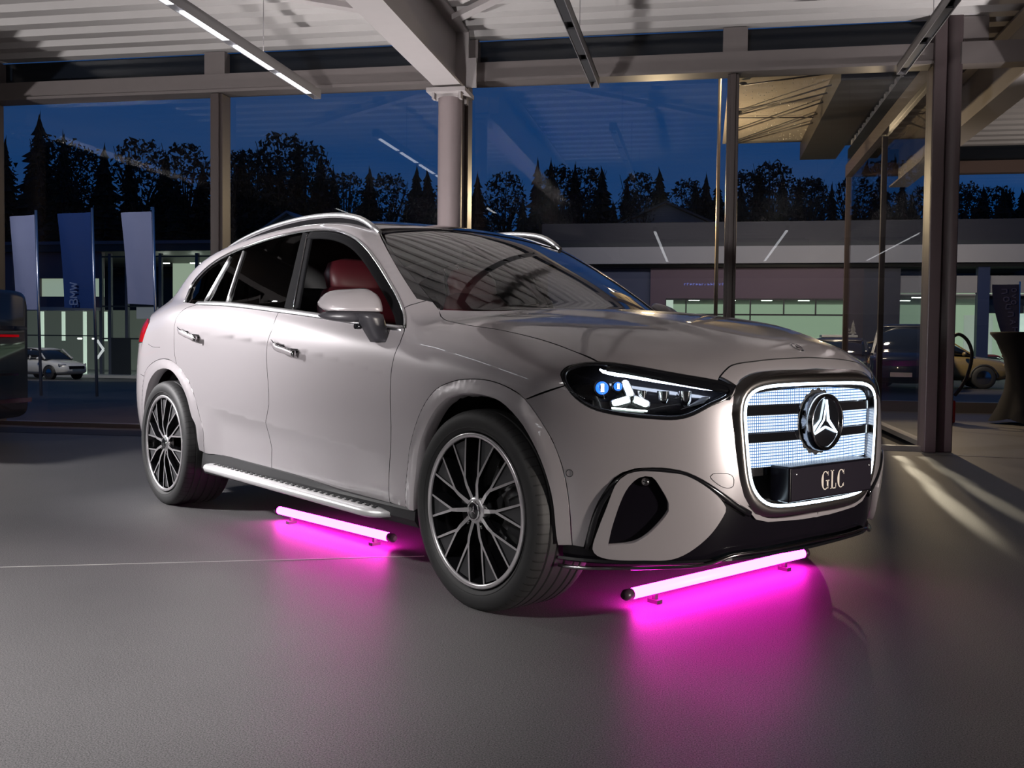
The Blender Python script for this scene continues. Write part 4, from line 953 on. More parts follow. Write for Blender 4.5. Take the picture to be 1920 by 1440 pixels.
# three pointed daylight signature
sc,a1,a2,a3=V3('star'); nrm=grad(body,sc[None])[0]
for e in (a1,a2,a3):
    d=e-sc; L=np.linalg.norm(d); d/=L; mb=MB(); mb.tube([sc+d*(L*q) for q in (.14,.17,.24,.80,.93,1.0,1.02)],[.004,.008,.0112,.0112,.0095,.006,.002],12); o=mb.build('star_light',M['drlw'],hlens); hpart(o,'star_light')
    mb=MB(); mb.tube([sc+d*(L*q)-nrm*.010 for q in (.06,.12,.95,1.08,1.12)],[.008,.0155,.0155,.011,.004],12); o=mb.build('star_bezel',M['alu'],hlens); hpart(o,'star_bezel')
pj=V3('proj')
for c,r in ((pj[0],.021),(pj[1],.014)):
    n=grad(body,c[None])[0]; n=n/np.linalg.norm(n); fw=np.array((.80,-.58,.1)); fw/=np.linalg.norm(fw); u=np.cross(fw,(0,0,1)); u/=np.linalg.norm(u); w_=np.cross(u,fw)
    mb=MB(); mb.tube([c-fw*.05,c+fw*.004],[r*1.35,r*1.35],24,up=u); o=mb.build('projector_barrel',M['black_gloss'],hlens); hpart(o,'projector_barrel')
    mb=MB(); mb.tube([c+fw*.005,c+fw*.006],[r*1.05,r*.9],24,up=u); o=mb.build('projector_glow',M['blue_led'],hlens); hpart(o,'projector_glow')
    mb=MB(); mb.ball(c+fw*.006,r*.80,20,12,sc=(.55,.55,1.)); o=mb.build('projector_lens',M['black_gloss'],hlens); hpart(o,'projector_lens')
    mb=MB(); mb.tube([c+fw*.012+w_*r*.62,c+fw*.012-w_*r*.62],[r*.27]*2,10,flat=1.); o=mb.build('projector_led',M['drl'] if r>.02 else M['drlw'],hlens); hpart(o,'projector_led')
hline=catmull(V3('hlline'),step=.02); mb=MB(); mb.tube(list(hline),.0025,6); o=mb.build('lamp_light_line',M['drlw'],hlens); hpart(o,'lamp_light_line')
# reflector shelves inside the inner half of the lamp
fl_=[np.array(p) for p in ((2.06,-.70,.752),(2.17,-.60,.750),(2.215,-.52,.775),(2.225,-.50,.795),(2.10,-.50,.800),(2.00,-.62,.79))]
mb=MB(); mb.add([p-np.array((.05,-.02,0)) for p in fl_],[tuple(range(6))]); o=mb.build('lamp_reflector',M['alu'],hlens); hpart(o,'lamp_reflector')
for k in range(3):
    a=np.array((2.03+.05*k,-.665+.055*k,.765)); mb=MB(); mb.lathe([(.022,.05),(.020,.02),(.012,0),(0,-.004)],'z',tuple(a),16); o=mb.build('lamp_bowl',M['chrome'],hlens); hpart(o,'lamp_bowl')

# ------------------------------------------------------------------ grille
gr=empty('grille'); gr.parent=car
gh=[(0,.838),(.20,.8365),(.32,.829),(.378,.812),(.405,.784),(.413,.742),(.409,.69),(.401,.616),(.388,.53),(.372,.488),(.342,.453),(.292,.426),(.21,.4155),(0,.4135)]
lf3=catmull([(0,y,z) for y,z in gh],step=.02); lf3=np.array(lf3)[:,1:]
loopyz=np.concatenate([lf3,[( -y,z) for y,z in lf3[::-1][1:-1]]])
gx=lambda y,z: 2.262+.030*(1-(y/.42)**2)+.02*(.62-z)*1.0
g3=lambda y,z,dx=0.: np.array((gx(y,z)+dx,y,z))
def offs(loop,d): return inset(np.array(loop),-d)
def ring(name,lo,li,xo,xi,mt,depth=.05,par=gr,bul=.010,n=5):
    """moulded ring between two outlines"""
    v=[];f=[]; N=len(lo); m=n+1
    for i in range(N):
        for k in range(n+1):
            t=k/n; p=lo[i]*(1-t)+li[i]*t; x=xo*(1-t)+xi*t+bul*math.sin(PI*t); v.append(g3(p[0],p[1],x))
    for i in range(N):
        j=(i+1)%N
        for k in range(n): f.append((i*m+k,j*m+k,j*m+k+1,i*m+k+1))
    return MB().add(v,f,0,True).build(name,mt,par)
L_in=offs(loopyz,-.006); L_out=offs(loopyz,.006)
F_out=offs(loopyz,.050)
ring('grille_frame',F_out,L_out,-.012,.012,M['satin'],bul=.012,n=7)
ring('frame_lining',L_in,offs(loopyz,-.010),.010,-.045,M['satin'],bul=0,n=2)
# light outline: runs up one side, over the top and down to the other side; a short bar shows below the plate
top_i=[i for i,(y,z) in enumerate(loopyz)]
mb=MB(); P=[g3(y,z,.010) for y,z in loopyz]; mb.tube(P,.0052,8,closed=True); mb.build('grille_light_outline',M['grille_light'],gr)
# back plate
bp_=[tuple(p) for p in offs(loopyz,-.004)]
v=[g3(y,z,-.055) for y,z in bp_]; MB().add(v,[tuple(range(len(v)))]).build('grille_backplate',M['dark'],gr)
def clipband(z0,z1,ins_=.016):
    lo=offs(loopyz,-ins_); ys=lambda z:max([abs(p[0]) for p in lo if abs(p[1]-z)<.02]+[.05])
    zs=np.linspace(z0,z1,9)
    return zs,[ys(z) for z in zs]
def gpanel(name,z0,z1,mt,dx,ins_=.016,hole=.108,n=40,par=gr):
    v=[];f=[]; zs=np.linspace(z0,z1,9)
    lo=offs(loopyz,-ins_); right=np.array([p for p in lo if p[0]>=0]); right=right[np.argsort(right[:,1])]
    for s in (-1,1):
        v=[];f=[];k=0
        for z in zs:
            sel=right[(right[:,0]>.08)]; ymax=float(np.interp(z,sel[:,1],sel[:,0]))
            # top corners
            h2=hole**2-(z-.70)**2; ymin=math.sqrt(h2) if h2>0 else 0.
            for i in range(n+1):
                y=ymin+(ymax-ymin)*i/n; v.append(g3(s*y,z,dx))
        for j in range(len(zs)-1):
            for i in range(n):
                q=(k+j*(n+1)+i,k+j*(n+1)+i+1,k+(j+1)*(n+1)+i+1,k+(j+1)*(n+1)+i); f.append(q if s>0 else q[::-1])
        MB().add(v,f).build(name,mt,par)
for z0,z1 in ((.768,.822),(.673,.730),(.552,.637)):
    gpanel('pixel_panel',z0,z1,M['pixel'],-.018,.020)
    gpanel('panel_bezel',z0-.010,z1+.007,M['dark_chrome'],-.024,.013)
gpanel('lower_bezel',.522,.556,M['dark_chrome'],-.022,.016,hole=0.)
for zc in (.749,.655):
    for s in (-1,1):
        mb=MB()
        for y0,y1 in ((.118,.388),): 
            a=[g3(s*y,zc+dz,dx) for dx in (-.004,-.045) for dz in (-.0155,.0155) for y in np.linspace(y0,y1,8)]
            n=8; F=[]
            for i in range(n-1): F+=[(i,i+1,n+i+1,n+i),(n+i,n+i+1,3*n+i+1,3*n+i),(2*n+i,2*n+i+1,i+1,i)]
            mb.add(a,F)
        mb.build('grille_bar',M['black_gloss'],gr)
# emblem
ex=gx(0,.70); EM=lambda y,z,h:(ex+.012+h,y,z)
eb=MB(); eb.lathe([(0,.018),(.086,.020),(.091,.022),(.094,.020)],'x',(ex+.004,0,.70),56); em=eb.build('star_emblem',M['black_gloss'],gr)
rg=MB(); rg.lathe([(.088,.020),(.093,.031),(.098,.033),(.103,.027),(.106,.0),(.107,-.04)],'x',(ex+.004,0,.70),64); rg.build('emblem_ring',M['dark_chrome'],gr)
sk=MB(); 
v=[];f=[];n=72
for i in range(n):
    a=2*PI*i/n; r1=.118+(.004 if i%4<2 else -.002); 
    v+=[(ex-.008,.105*math.sin(a),.70+.105*math.cos(a)),(ex-.010,r1*math.sin(a),.70+r1*math.cos(a))]
f=[(2*i,2*i+1,(2*i+3)%(2*n),(2*i+2)%(2*n)) for i in range(n)]
sk.add(v,f).build('emblem_collar',M['black_matt'],gr)
pts=[]
for k in range(6):
    a=PI/2+k*PI/3; r=.080 if k%2==0 else .0175; pts.append((r*math.cos(a),r*math.sin(a)))
so=MB()
for k in range(6):
    a=pts[k]; b=pts[(k+1)%6]; so.tube([(ex+.0285,a[0],.70+a[1]),(ex+.0285,b[0],.70+b[1])],.0027,6)
so.build('star_outline',M['grille_light'],gr)
sf=MB(); sf.add([(ex+.026,y*.9,.70+z*.9) for y,z in pts]+[(ex+.030,0,.70)],[(i,(i+1)%6,6) for i in range(6)]); sf.build('star_core',M['black_gloss'],gr)
# number plate holder
pl=empty('number_plate'); pl.parent=car
px_=gx(0,.5)+.055
mb=MB(); mb.box((px_-.085,-.262,.434),(px_,.262,.558)); mb.build('plate_holder',M['under'],pl,bevel=.008)
mb=MB(); mb.box((px_,-.255,.441),(px_+.003,.255,.551)); mb.build('plate_face',M['plate'],pl,bevel=.002)
mb=MB()
for s in (-1,1): mb.ball((px_+.003,s*.232,.532),.0055)
mb.build('plate_screw',M['alu'],pl)
# serif letters G L C as solid shapes
def stroke_arc(mb,c,rx,rz,a0,a1,wfun,frame,n=28):
    v=[]
    for i in range(n+1):
        a=a0+(a1-a0)*i/n; w=wfun(a); ct,st=math.cos(a),math.sin(a)
        v+=[frame(c[0]+rx*ct,c[1]+rz*st),frame(c[0]+(rx-w)*ct,c[1]+(rz-.18*w-.003)*st)]
    mb.add(v,[(2*i,2*i+1,2*i+3,2*i+2) for i in range(n)])
fr2=lambda u,z:(px_+.0042,u,.497+z)
let=MB(); hz=.0335; wd=lambda a:.003+.0105*abs(math.cos(a))**1.5
def rect(mb,u0,z0,u1,z1): mb.add([fr2(u0,z0),fr2(u1,z0),fr2(u1,z1),fr2(u0,z1)],[(0,1,2,3)])
gxc=-.053
stroke_arc(let,(gxc,0),.024,hz,math.radians(48),math.radians(318),wd,fr2); rect(let,gxc+.010,-hz+.004,gxc+.020,-.001); rect(let,gxc+.003,-.003,gxc+.026,.0005); rect(let,gxc+.0165,.016,gxc+.019,hz-.002)
lx=-.020; rect(let,lx+.006,-hz,lx+.0155,hz); rect(let,lx,hz-.003,lx+.0215,hz); rect(let,lx,-hz,lx+.036,-hz+.0035); rect(let,lx+.0325,-hz,lx+.036,-.014)
cx_=.048; stroke_arc(let,(cx_,0),.024,hz,math.radians(42),math.radians(318),wd,fr2); rect(let,cx_+.0165,.014,cx_+.019,hz-.002); rect(let,cx_+.0165,-hz+.004,cx_+.0185,-.016)
let.build('plate_letters',M['letter'],pl,fixn=False)
bd=surf([(2.19,0,.965)],.001)[0]; nb_=grad(body,bd[None])[0]; u_=np.array((0,1.,0)); t_=np.cross(u_,nb_)
mb=MB(); mb.tube([bd+.024*(u_*math.cos(a)+t_*math.sin(a)) for a in np.linspace(0,2*PI,24)[:-1]],.0022,6,closed=True); mb.build('bonnet_badge',M['chrome'],car)
mb=MB(); star3(mb,.021,.005,lambda x,y,h:tuple(bd+u_*x-t_*y+nb_*(h+.001)),.002); mb.build('bonnet_star',M['chrome'],car)

# ------------------------------------------------------------------ cabin
def seat(y):
    s=empty('front_seat'); s.parent=car
    def lo(name,secs,m,pw=3.2):
        v,f=lens_loft(secs,24,pw); return MB().add(v,f,0,True).build(name,m,s)
    lo('seat_cushion',[((.55,y,.66),(0,.20,0),(0,0,.05)),((.50,y,.68),(0,.25,0),(0,0,.09)),((.1,y,.66),(0,.26,0),(0,0,.10)),((-.02,y,.65),(0,.24,0),(0,0,.08))],M['red'])
    lo('seat_backrest',[((.06,y,.62),(0,.22,0),(.07,0,.02)),((.02,y,.72),(0,.26,0),(.09,0,.02)),((-.12,y,.98),(0,.265,0),(.09,0,.02)),((-.22,y,1.16),(0,.235,0),(.075,0,.02)),((-.27,y,1.24),(0,.18,0),(.06,0,.015)),((-.285,y,1.265),(0,.10,0),(.03,0,.01))],M['red'])
    lo('headrest',[((-.255,y,1.225),(0,.10,0),(.04,0,.01)),((-.265,y,1.26),(0,.155,0),(.06,0,.01)),((-.285,y,1.33),(0,.16,0),(.062,0,.01)),((-.30,y,1.385),(0,.13,0),(.05,0,.01)),((-.303,y,1.40),(0,.07,0),(.025,0,.01))],M['red'])
    return s
seat(-.40); seat(.40)
rs=empty('rear_seat'); rs.parent=car
v,f=lens_loft([((-.95,-.62,.95),(.10,0,.0),(-.05,0,.33)),((-.95,-.1,.95),(.11,0,.0),(-.05,0,.34)),((-.95,.62,.95),(.10,0,.0),(-.05,0,.33))],24,3.5); MB().add(v,f,0,True).build('seat_backrest',M['cabin'],rs)
da=MB(); v,f=lens_loft([((.82,-.74,.93),(.20,0,0),(0,0,.13)),((.86,-.3,.95),(.24,0,0),(0,0,.13)),((.86,.3,.95),(.24,0,0),(0,0,.14)),((.82,.74,.93),(.20,0,0),(0,0,.13))],24,3); da.add(v,f,0,True).build('dashboard',M['cabin'],car)
sw=MB(); cs=np.array((.52,.40,.98)); ax=np.array((-.92,0,.38)); u=np.array((0,1.,0)); w_=np.cross(ax,u); sw.tube([cs+.175*(u*math.cos(a)+w_*math.sin(a)) for a in np.linspace(0,2*PI,32)[:-1]],.016,8,closed=True)
sw.bar(cs-u*.17,cs+u*.17,.03,.05); sw.build('steering_wheel',M['cabin'],car)
sc_=MB(); sc_.box((.60,-.70,1.0),(.62,.60,1.09)); sc_.build('dash_screen',M['black_gloss'],car,bevel=.01)
im=MB(); im.box((.30,-.12,1.40),(.33,.12,1.46)); im.tube([(.315,0,1.46),(.26,0,1.515)],.012,8); im.build('interior_mirror',M['black_gloss'],car,bevel=.01)
for s,par in ((-1,door),(1,door2)):
    mb=MB(); mb.box((-.16,s*.80-.03,.42),(.88,s*.80+.03,1.02)); mb.prism([(-.16,1.0),(.85,1.0),(.85,1.03),(-.16,1.12)],-.02,.02,lambda x,y,h:(x,s*.79+h,y)); mb.box((-.12,s*.80-.05,.78),(.70,s*.80+.05,.84)); o=mb.build('door_lining',M['cabin'],par,bevel=.015)
for s,par in ((-1,rdoor),(1,rdoor2)):
    mb=MB(); mb.box((-1.0,s*.78-.03,.60),(-.2,s*.78+.03,1.10)); mb.build('door_lining',M['cabin'],par,bevel=.015)
cf=MB(); cf.box((-1.3,-.75,.50),(.95,.75,.56)); cf.box((-.2,-.13,.56),(.75,.13,.80)); cf.build('cabin_floor',M['cabin'],car)

# ================================================================== showroom
# building frame: u along the glass front (to the right), v outwards through the glass, origin at the corner pillar
CAMP=(4.32527,-3.17403,.966923,2.440740,-.0397578,.0107345)
_F=np.array((math.cos(CAMP[3]),math.sin(CAMP[3]))); _R=np.array((math.sin(CAMP[3]),-math.cos(CAMP[3])))
_O=np.array(CAMP[:2])+4.01*_R+9.45*_F; _e1=.9824*_R-.1868*_F; _e2=.1868*_R+.9824*_F
BM=Matrix(((_e1[0],_e2[0],0,_O[0]),(_e1[1],_e2[1],0,_O[1]),(0,0,1,0),(0,0,0,1)))
BROT=math.atan2(_e1[1],_e1[0])
def W(u,v,z=0.): return BM@Vector((u,v,z))
def at(u,v,z=0.,rz=0.): return BM@Matrix.Translation((u,v,z))@Matrix.Rotation(rz,4,'Z')
def struct(mb,name,m,label=None,**k):
    o=mb.build(name,m,None,matrix=BM,**k); o['kind']='structure'
    if label: o['label']=label
    return o
M['steel']=mat('grey_painted_steel',(.42,.385,.385),.45,noise=.05,nscale=8)
M['mullion']=mat('brown_grey_mullion',(.085,.066,.064),.42)
M['pillar']=mat('taupe_pillar_paint',(.30,.245,.25),.42,noise=.06,nscale=6)
M['transom']=mat('brown_grey_transom',(.19,.165,.163),.45,noise=.05,nscale=8)
M['corner']=mat('dark_taupe_pillar',(.085,.062,.066),.4,noise=.06,nscale=6)
M['deck']=mat('light_grey_sheet_steel',(.50,.475,.47),.5,noise=.06,nscale=5)
M['clere']=mat('dark_upper_glazing',(.010,.014,.022),.18)
M['led']=emis('led_strip',(.93,.95,1.),4.5)
M['uplight']=emis('ceiling_fill_glow',(1.,.96,.94),7.)
M['channel']=mat('grey_light_channel',(.20,.19,.20),.4)
M['shopglass']=glass_mat('shopfront_glass',(.86,.88,.90),1.5,1.9)
M['sideglass']=glass_mat('return_wall_glass',(.92,.93,.94),1.5,.75)
def floor_mat(name,a,b,rough):
    m=bpy.data.materials.new(name); m.use_nodes=True; nt=m.node_tree; p=nt.nodes['Principled BSDF']
    tc=nt.nodes.new('ShaderNodeTexCoord'); v=nt.nodes.new('ShaderNodeTexVoronoi'); v.inputs['Scale'].default_value=230.
    n=nt.nodes.new('ShaderNodeTexNoise'); n.inputs['Scale'].default_value=250.; n.inputs['Detail'].default_value=2
    n2=nt.nodes.new('ShaderNodeTexNoise'); n2.inputs['Scale'].default_value=.7; n2.inputs['Detail'].default_value=5
    for q in (v,n,n2): nt.links.new(tc.outputs['Object'],q.inputs['Vector'])
    r=nt.nodes.new('ShaderNodeValToRGB'); r.color_ramp.elements[0].position=.30; r.color_ramp.elements[1].position=.74
    r.color_ramp.elements[0].color=(*a,1); r.color_ramp.elements[1].color=(*b,1); nt.links.new(n.outputs['Fac'],r.inputs[0])
    mu=nt.nodes.new('ShaderNodeMix'); mu.data_type='RGBA'; mu.blend_type='MULTIPLY'; mu.inputs[0].default_value=.5
    r2=nt.nodes.new('ShaderNodeValToRGB'); r2.color_ramp.elements[0].color=(.55,.55,.55,1); r2.color_ramp.elements[0].position=.3; r2.color_ramp.elements[1].position=.7; nt.links.new(n2.outputs['Fac'],r2.inputs[0])
    nt.links.new(r.outputs[0],mu.inputs[6]); nt.links.new(r2.outputs[0],mu.inputs[7]); nt.links.new(mu.outputs[2],p.inputs['Base Color'])
    bp=nt.nodes.new('ShaderNodeBump'); bp.inputs['Strength'].default_value=.55; bp.inputs['Distance'].default_value=.0012; nt.links.new(n.outputs['Fac'],bp.inputs['Height']); nt.links.new(bp.outputs['Normal'],p.inputs['Normal'])
    p.inputs['Roughness'].default_value=rough; p.inputs['Specular IOR Level'].default_value=.45
    return m
M['floor']=floor_mat('speckled_resin_floor',(.024,.0235,.024),(.25,.24,.245),.5)
M['wallw']=mat('white_plaster',(.62,.61,.60),.7,noise=.03,nscale=3)
M['walld']=mat('dark_panelling',(.035,.034,.038),.5)
M['sill']=mat('threshold_metal',(.30,.28,.26),.35,metal=.6)

U0,U1,V0=-14.,9.5,-19.
mb=MB(); mb.add([(U0,V0,0),(U1,V0,0),(U1,6.25,0),(0,6.25,0),(0,0,0),(U0,0,0)],[(0,1,2,3,4,5)]); struct(mb,'floor',M['floor'])
# joints in the floor
mb=MB(); mb.box((-12,-6.31,.0004),(-5.1,-6.30,.0014)); 
jm=mat('pale_floor_joint',(.42,.41,.40),.5)
def ubar(a,b,w,h0,h1,name,m):
    a=np.array(a,float); b=np.array(b,float); d=(b-a)/np.linalg.norm(b-a); n=np.array((-d[1],d[0]))*w/2; q=[a-n,b-n,b+n,a+n]
    mb=MB(); mb.prism([tuple(p) for p in q],h0,h1); return struct(mb,name,m)
ubar((-9.5,-8.0),(-3.4,-5.68),.008,.0002,.0012,'trim_1',jm)
# foot rails of the glazing
ubar((U0,-.03),(-.1,-.03),.10,0,.045,'trim_2',M['sill']); ubar((0,.1),(0,6.1),.10,0,.05,'trim_3',M['sill']); ubar((-.15,-.36),(3.4,-.86),.05,.0003,.0025,'trim_4',M['sill']); ubar((0,6.2),(U1,6.2),.16,0,.16,'trim_5',M['sill'])
ubar((U0,-.62),(-5.2,-.62),.55,.0004,.003,'trim_6',mat('dark_floor_grille',(.012,.012,.013),.6))
# window posts
for k,(u0,u1,dp) in enumerate(((-10.06,-9.94,.14),(-7.335,-7.195,.16),(-4.66,-4.53,.16),(-1.98,-1.87,.14))):
    mb=MB(); mb.box((u0,-dp,.0),(u1,.03,3.58)); mb.box((u0+.03,-dp-.025,.0),(u1-.03,-dp,3.58)); struct(mb,'trim_%d'%(7+k),M['mullion'],bevel=.006)
mb=MB(); mb.box((-.13,-.16,0),(.13,.10,4.05)); mb.box((-.13,-.22,0),(-.02,-.16,4.05)); struct(mb,'trim_11',M['corner'],bevel=.012)
mb=MB(); mb.box((-.03,3.02,0),(.03,3.10,3.58)); struct(mb,'trim_12',M['mullion'])
mb=MB(); mb.box((-.03,6.16,0),(.05,6.26,3.8)); struct(mb,'trim_13',M['mullion'])
# transoms, clerestory and header
mb=MB(); mb.box((U0,-.16,3.585),(-.1,.04,3.785)); mb.box((U0,-.20,3.585),(-.1,-.16,3.615)); struct(mb,'wall_front_beam',M['transom'])
mb=MB(); mb.box((U0,-.02,3.785),(-.1,.02,4.03)); struct(mb,'window_9',M['clere'])
for k,u in enumerate((-10.0,-7.31,-4.57,-1.93)):
    mb=MB(); mb.box((u-.10,-.14,3.785),(u+.13,.03,4.02)); struct(mb,'trim_%d'%(14+k),M['transom'])
mb=MB(); mb.box((.1,-.16,3.585),(U1,.04,3.785)); struct(mb,'wall_right_beam',M['transom'])
mb=MB(); mb.box((-.1,-.14,3.785),(.35,.03,4.02)); mb.box((1.0,-.14,3.785),(1.25,.03,4.02)); struct(mb,'trim_18',M['transom'])
mb=MB(); mb.box((-.05,.05,3.60),(.05,6.2,3.785)); struct(mb,'wall_return_beam',M['mullion'])
mb=MB(); mb.box((-.02,.05,3.785),(.02,6.2,4.03)); struct(mb,'window_10',M['clere'])
mb=MB(); mb.box((0,6.12,3.62),(U1,6.3,3.80)); struct(mb,'wall_far_beam',mat('brown_steel',(.14,.09,.075),.5))
mb=MB(); mb.box((0,6.18,3.80),(U1,6.22,4.03)); struct(mb,'window_11',M['clere'])
for k,u in enumerate((3.9,6.7)):
    mb=MB(); mb.box((u-.06,6.1,.1),(u+.06,6.25,3.65)); struct(mb,'trim_%d'%(19+k),M['mullion'])
# panes
for k,(a,b) in enumerate(((U0,-10.0),(-10.0,-7.265),(-7.265,-4.595),(-4.595,-1.925),(-1.925,-.1))):
    mb=MB(); mb.add([(a+.02,0,.04),(b-.02,0,.04),(b-.02,0,3.59),(a+.02,0,3.59)],[(0,1,2,3)]); struct(mb,'window_%d'%(k+1),M['shopglass'])
for k,(a,b) in enumerate(((.12,3.04),(3.08,6.12))):
    mb=MB(); mb.add([(0,a,.04),(0,b,.04),(0,b,3.59),(0,a,3.59)],[(0,1,2,3)]); struct(mb,'window_%d'%(k+6),M['sideglass'])
mb=MB(); mb.add([(.05,6.2,.12),(U1,6.2,.12),(U1,6.2,3.63),(.05,6.2,3.63)],[(0,1,2,3)]); struct(mb,'window_8',M['sideglass'])
# other walls: behind the camera, a white upper band over dark glazing
mb=MB(); mb.box((U0,V0-.2,0),(U1,V0,1.9)); struct(mb,'wall_back',M['walld'])
mb=MB(); mb.box((U0,V0-.2,1.9),(U1,V0+.05,2.9)); struct(mb,'wall_back_band',M['wallw'])
mb=MB(); mb.box((U0,V0-.2,2.9),(U1,V0,4.1)); struct(mb,'wall_back_top',M['walld'])
mb=MB(); mb.box((U0-.2,V0-.2,0),(U0,0,4.1)); struct(mb,'wall_left',mat('grey_plaster',(.30,.29,.28),.7))
mb=MB(); mb.box((U1,V0-.2,0),(U1+.2,6.3,4.1)); struct(mb,'wall_right',mat('warm_plaster',(.26,.22,.19),.7))
# ceiling: trapezoidal sheet, ribs run along the front
def deck(name,u0,u1,v0,v1,z):
    pitch=.35; prof=[]; v=v1
    while v>v0:
        prof+=[(v,z),(v-.15,z),(v-.185,z+.11),(v-.315,z+.11)]; v-=pitch
    prof+=[(v,z)]
    V=[];Fc=[]
    for (y,h) in prof: V+=[(u0,y,h),(u1,y,h)]
    for i in range(len(prof)-1): Fc.append((2*i,2*i+1,2*i+3,2*i+2))
    return struct(MB().add(V,Fc),name,M['deck'],fixn=False)
deck('ceiling',U0,U1,V0,-.05,4.03); deck('ceiling_wing',0,U1,.0,6.2,4.03)
mb=MB(); mb.box((U0-.2,V0-.2,4.15),(U1+.2,.3,4.45)); struct(mb,'roof_slab',M['walld']); mb=MB(); mb.box((-.05,.3,4.15),(U1+.2,6.5,4.45)); struct(mb,'roof_slab_wing',M['walld'])
# main frames
def ibeam(name,u,v0,v1,zb,h,w=.30):
    mb=MB(); t=.024; mb.box((u-w/2,v0,zb),(u+w/2,v1,zb+t)); mb.box((u-w/2,v0,zb+h-t),(u+w/2,v1,zb+h)); mb.box((u-.012,v0,zb+t),(u+.012,v1,zb+h-t))
    o=struct(mb,name,M['steel']); return o
ibeam('ceiling_beam',-4.60,V0,-.42,3.42,.60,.27); ibeam('ceiling_beam_right',.72,V0,6.1,3.42,.60,.27); ibeam('ceiling_beam_left',-9.95,V0,-.42,3.42,.60,.27)
ibeam('ceiling_beam_far',6.1,V0,6.1,3.42,.60,.27)
mb=MB(); mb.box((-4.74,-.46,3.44),(-4.46,-.43,4.0)); mb.box((-4.46,-.55,3.44),(-4.36,-.53,3.72)); struct(mb,'ceiling_beam_stiffener',M['steel'])
for u,k in ((-4.61,'column_round'),(-9.95,'column_round_left')):
    mb=MB(); mb.lathe([(.117,0),(.117,3.33)],'z',(u,-.57,0),40); mb.lathe([(.135,0),(.135,.02),(.118,.03)],'z',(u,-.57,0),40)
    c=struct(mb,k,M['pillar'])
    mb=MB(); mb.box((u-.19,-.76,3.36),(u+.19,-.38,3.40))
    for a in (-1,1):
        for b in (-1,1): mb.box((u+a*.13-.012,-.57+b*.12-.04,3.30),(u+a*.13+.012,-.57+b*.12+.04,3.36))
    mb.box((u-.10,-.67,3.33),(u+.10,-.47,3.36)); struct(mb,k+'_head',M['steel'])
# wind braces under the sheet
for k,(a,b) in enumerate((((-4.45,-1.0,3.96),(-2.0,-3.4,3.96)),((-4.75,-1.0,3.96),(-7.6,-3.2,3.96)),((-4.45,-1.15,3.78),(1.,-1.15,3.78)))):
    mb=MB(); 
    if k<2: mb.bar(a,b,.10,.05); struct(mb,'ceiling_brace_%s'%('right','left')[k],M['steel'])
# linear lights hung along v
def ceiling_light(u,v0,v1,lit,label,group,z=3.30,seg=.66,pitch=.83):
    t=empty('ceiling_light',label,'ceiling light',matrix=at(u,(v0+v1)/2,z),group=group); L=v0-v1; h=L/2
    mb=MB(); w=.038
    mb.box((-w,-h,.0),(-w+.006,h,.085)); mb.box((w-.006,-h,0),(w,h,.085)); mb.box((-w,-h,.06),(w,h,.085)); mb.box((-w,h-.006,0),(w,h,.085)); mb.build('housing',M['channel'],t)
    p=h-.20
    while p-seg>-h+.05:
        mb=MB(); mb.box((-w+.006,p-seg,.006),(w-.006,p,.02)); mb.build('led_panel',M['led'] if lit else M['channel_off'],t)
        if lit: mb=MB(); mb.box((-w+.01,p-seg,.0855),(w-.01,p,.089)); mb.build('ceiling_fill_panel',M['uplight'],t)  # upward glow added on top of the housing to brighten the ceiling
        p-=pitch
    for q in (h-1.2,0,-h+1.2):
        mb=MB(); mb.tube([(0,q,.085),(0,q,4.03-z)],.003,5); mb.build('suspension_wire',M['channel'],t)
    return t
M['channel_off']=mat('unlit_led_cover',(.06,.06,.065),.3)
ceiling_light(-5.85,-.87,-8.2,True,'lit linear ceiling light with glowing white segments, left of the steel beam',None)
ceiling_light(-3.17,-.90,-6.6,False,'unlit dark linear ceiling light right of the big steel beam',None)
ceiling_light(-.55,-.96,-6.6,False,'unlit linear ceiling light by the corner pillar',None)
for u in (-8.5,): ceiling_light(u,-6.5,-9.6,True,'lit linear ceiling light over the left side of the hall',None)
for u in (-11.2,-8.5,-5.85,-3.17,-.55,2.1): ceiling_light(u,-10.6,-18.2,True,'lit linear ceiling light in the rear of the hall behind the viewer','rear light rows')
# ------------------------------------------------------------------ light tubes under the car
M['magenta']=emis('magenta_tube',(1.,.02,.62),1.)
nt=M['magenta'].node_tree; nt.nodes['Principled BSDF'].inputs['Emission Color'].default_value=(1.,.014,.60,1); nt.nodes['Principled BSDF'].inputs['Emission Strength'].default_value=56.
M['capdark']=mat('dark_tube_cap',(.05,.03,.045),.35)
def tube_light(a,b,label):
    a=np.array(a); b=np.array(b); d=(b-a)/np.linalg.norm(b-a); c=(a+b)/2
    t=empty('light_tube',label,'light tube',loc=(c[0],c[1],0)); r=.0205
    A=a-c; B=b-c; A[2]=B[2]=a[2]
    mb=MB(); mb.tube([A,B],r,20); mb.build('lit_tube',M['magenta'],t)
    for e,s in ((A,-1),(B,1)):
        mb=MB(); mb.tube([e+d*s*.0,e+d*s*.030,e+d*s*.045],[r*1.04,r*1.04,r*.55],20); mb.build('end_cap',M['capdark'],t)
    for q in (.12,.88):
        p=A+(B-A)*q; n=np.array((-d[1],d[0],0)); mb=MB(); mb.bar(p+n*.024-np.array((0,0,p[2]-.007)),p-n*.024-np.array((0,0,p[2]-.007)),.03,.014); mb.box((p[0]-.008,p[1]-.008,.014),(p[0]+.008,p[1]+.008,p[2]-r*.8)); mb.build('foot',M['capdark'],t)
    return t
tube_light((-.588,-.665,.055),(.40,-.605,.055),'glowing magenta light tube under the running board between the wheels')
tube_light((1.835,-.49,.055),(1.805,.645,.055),'glowing magenta light tube on the floor under the front bumper')

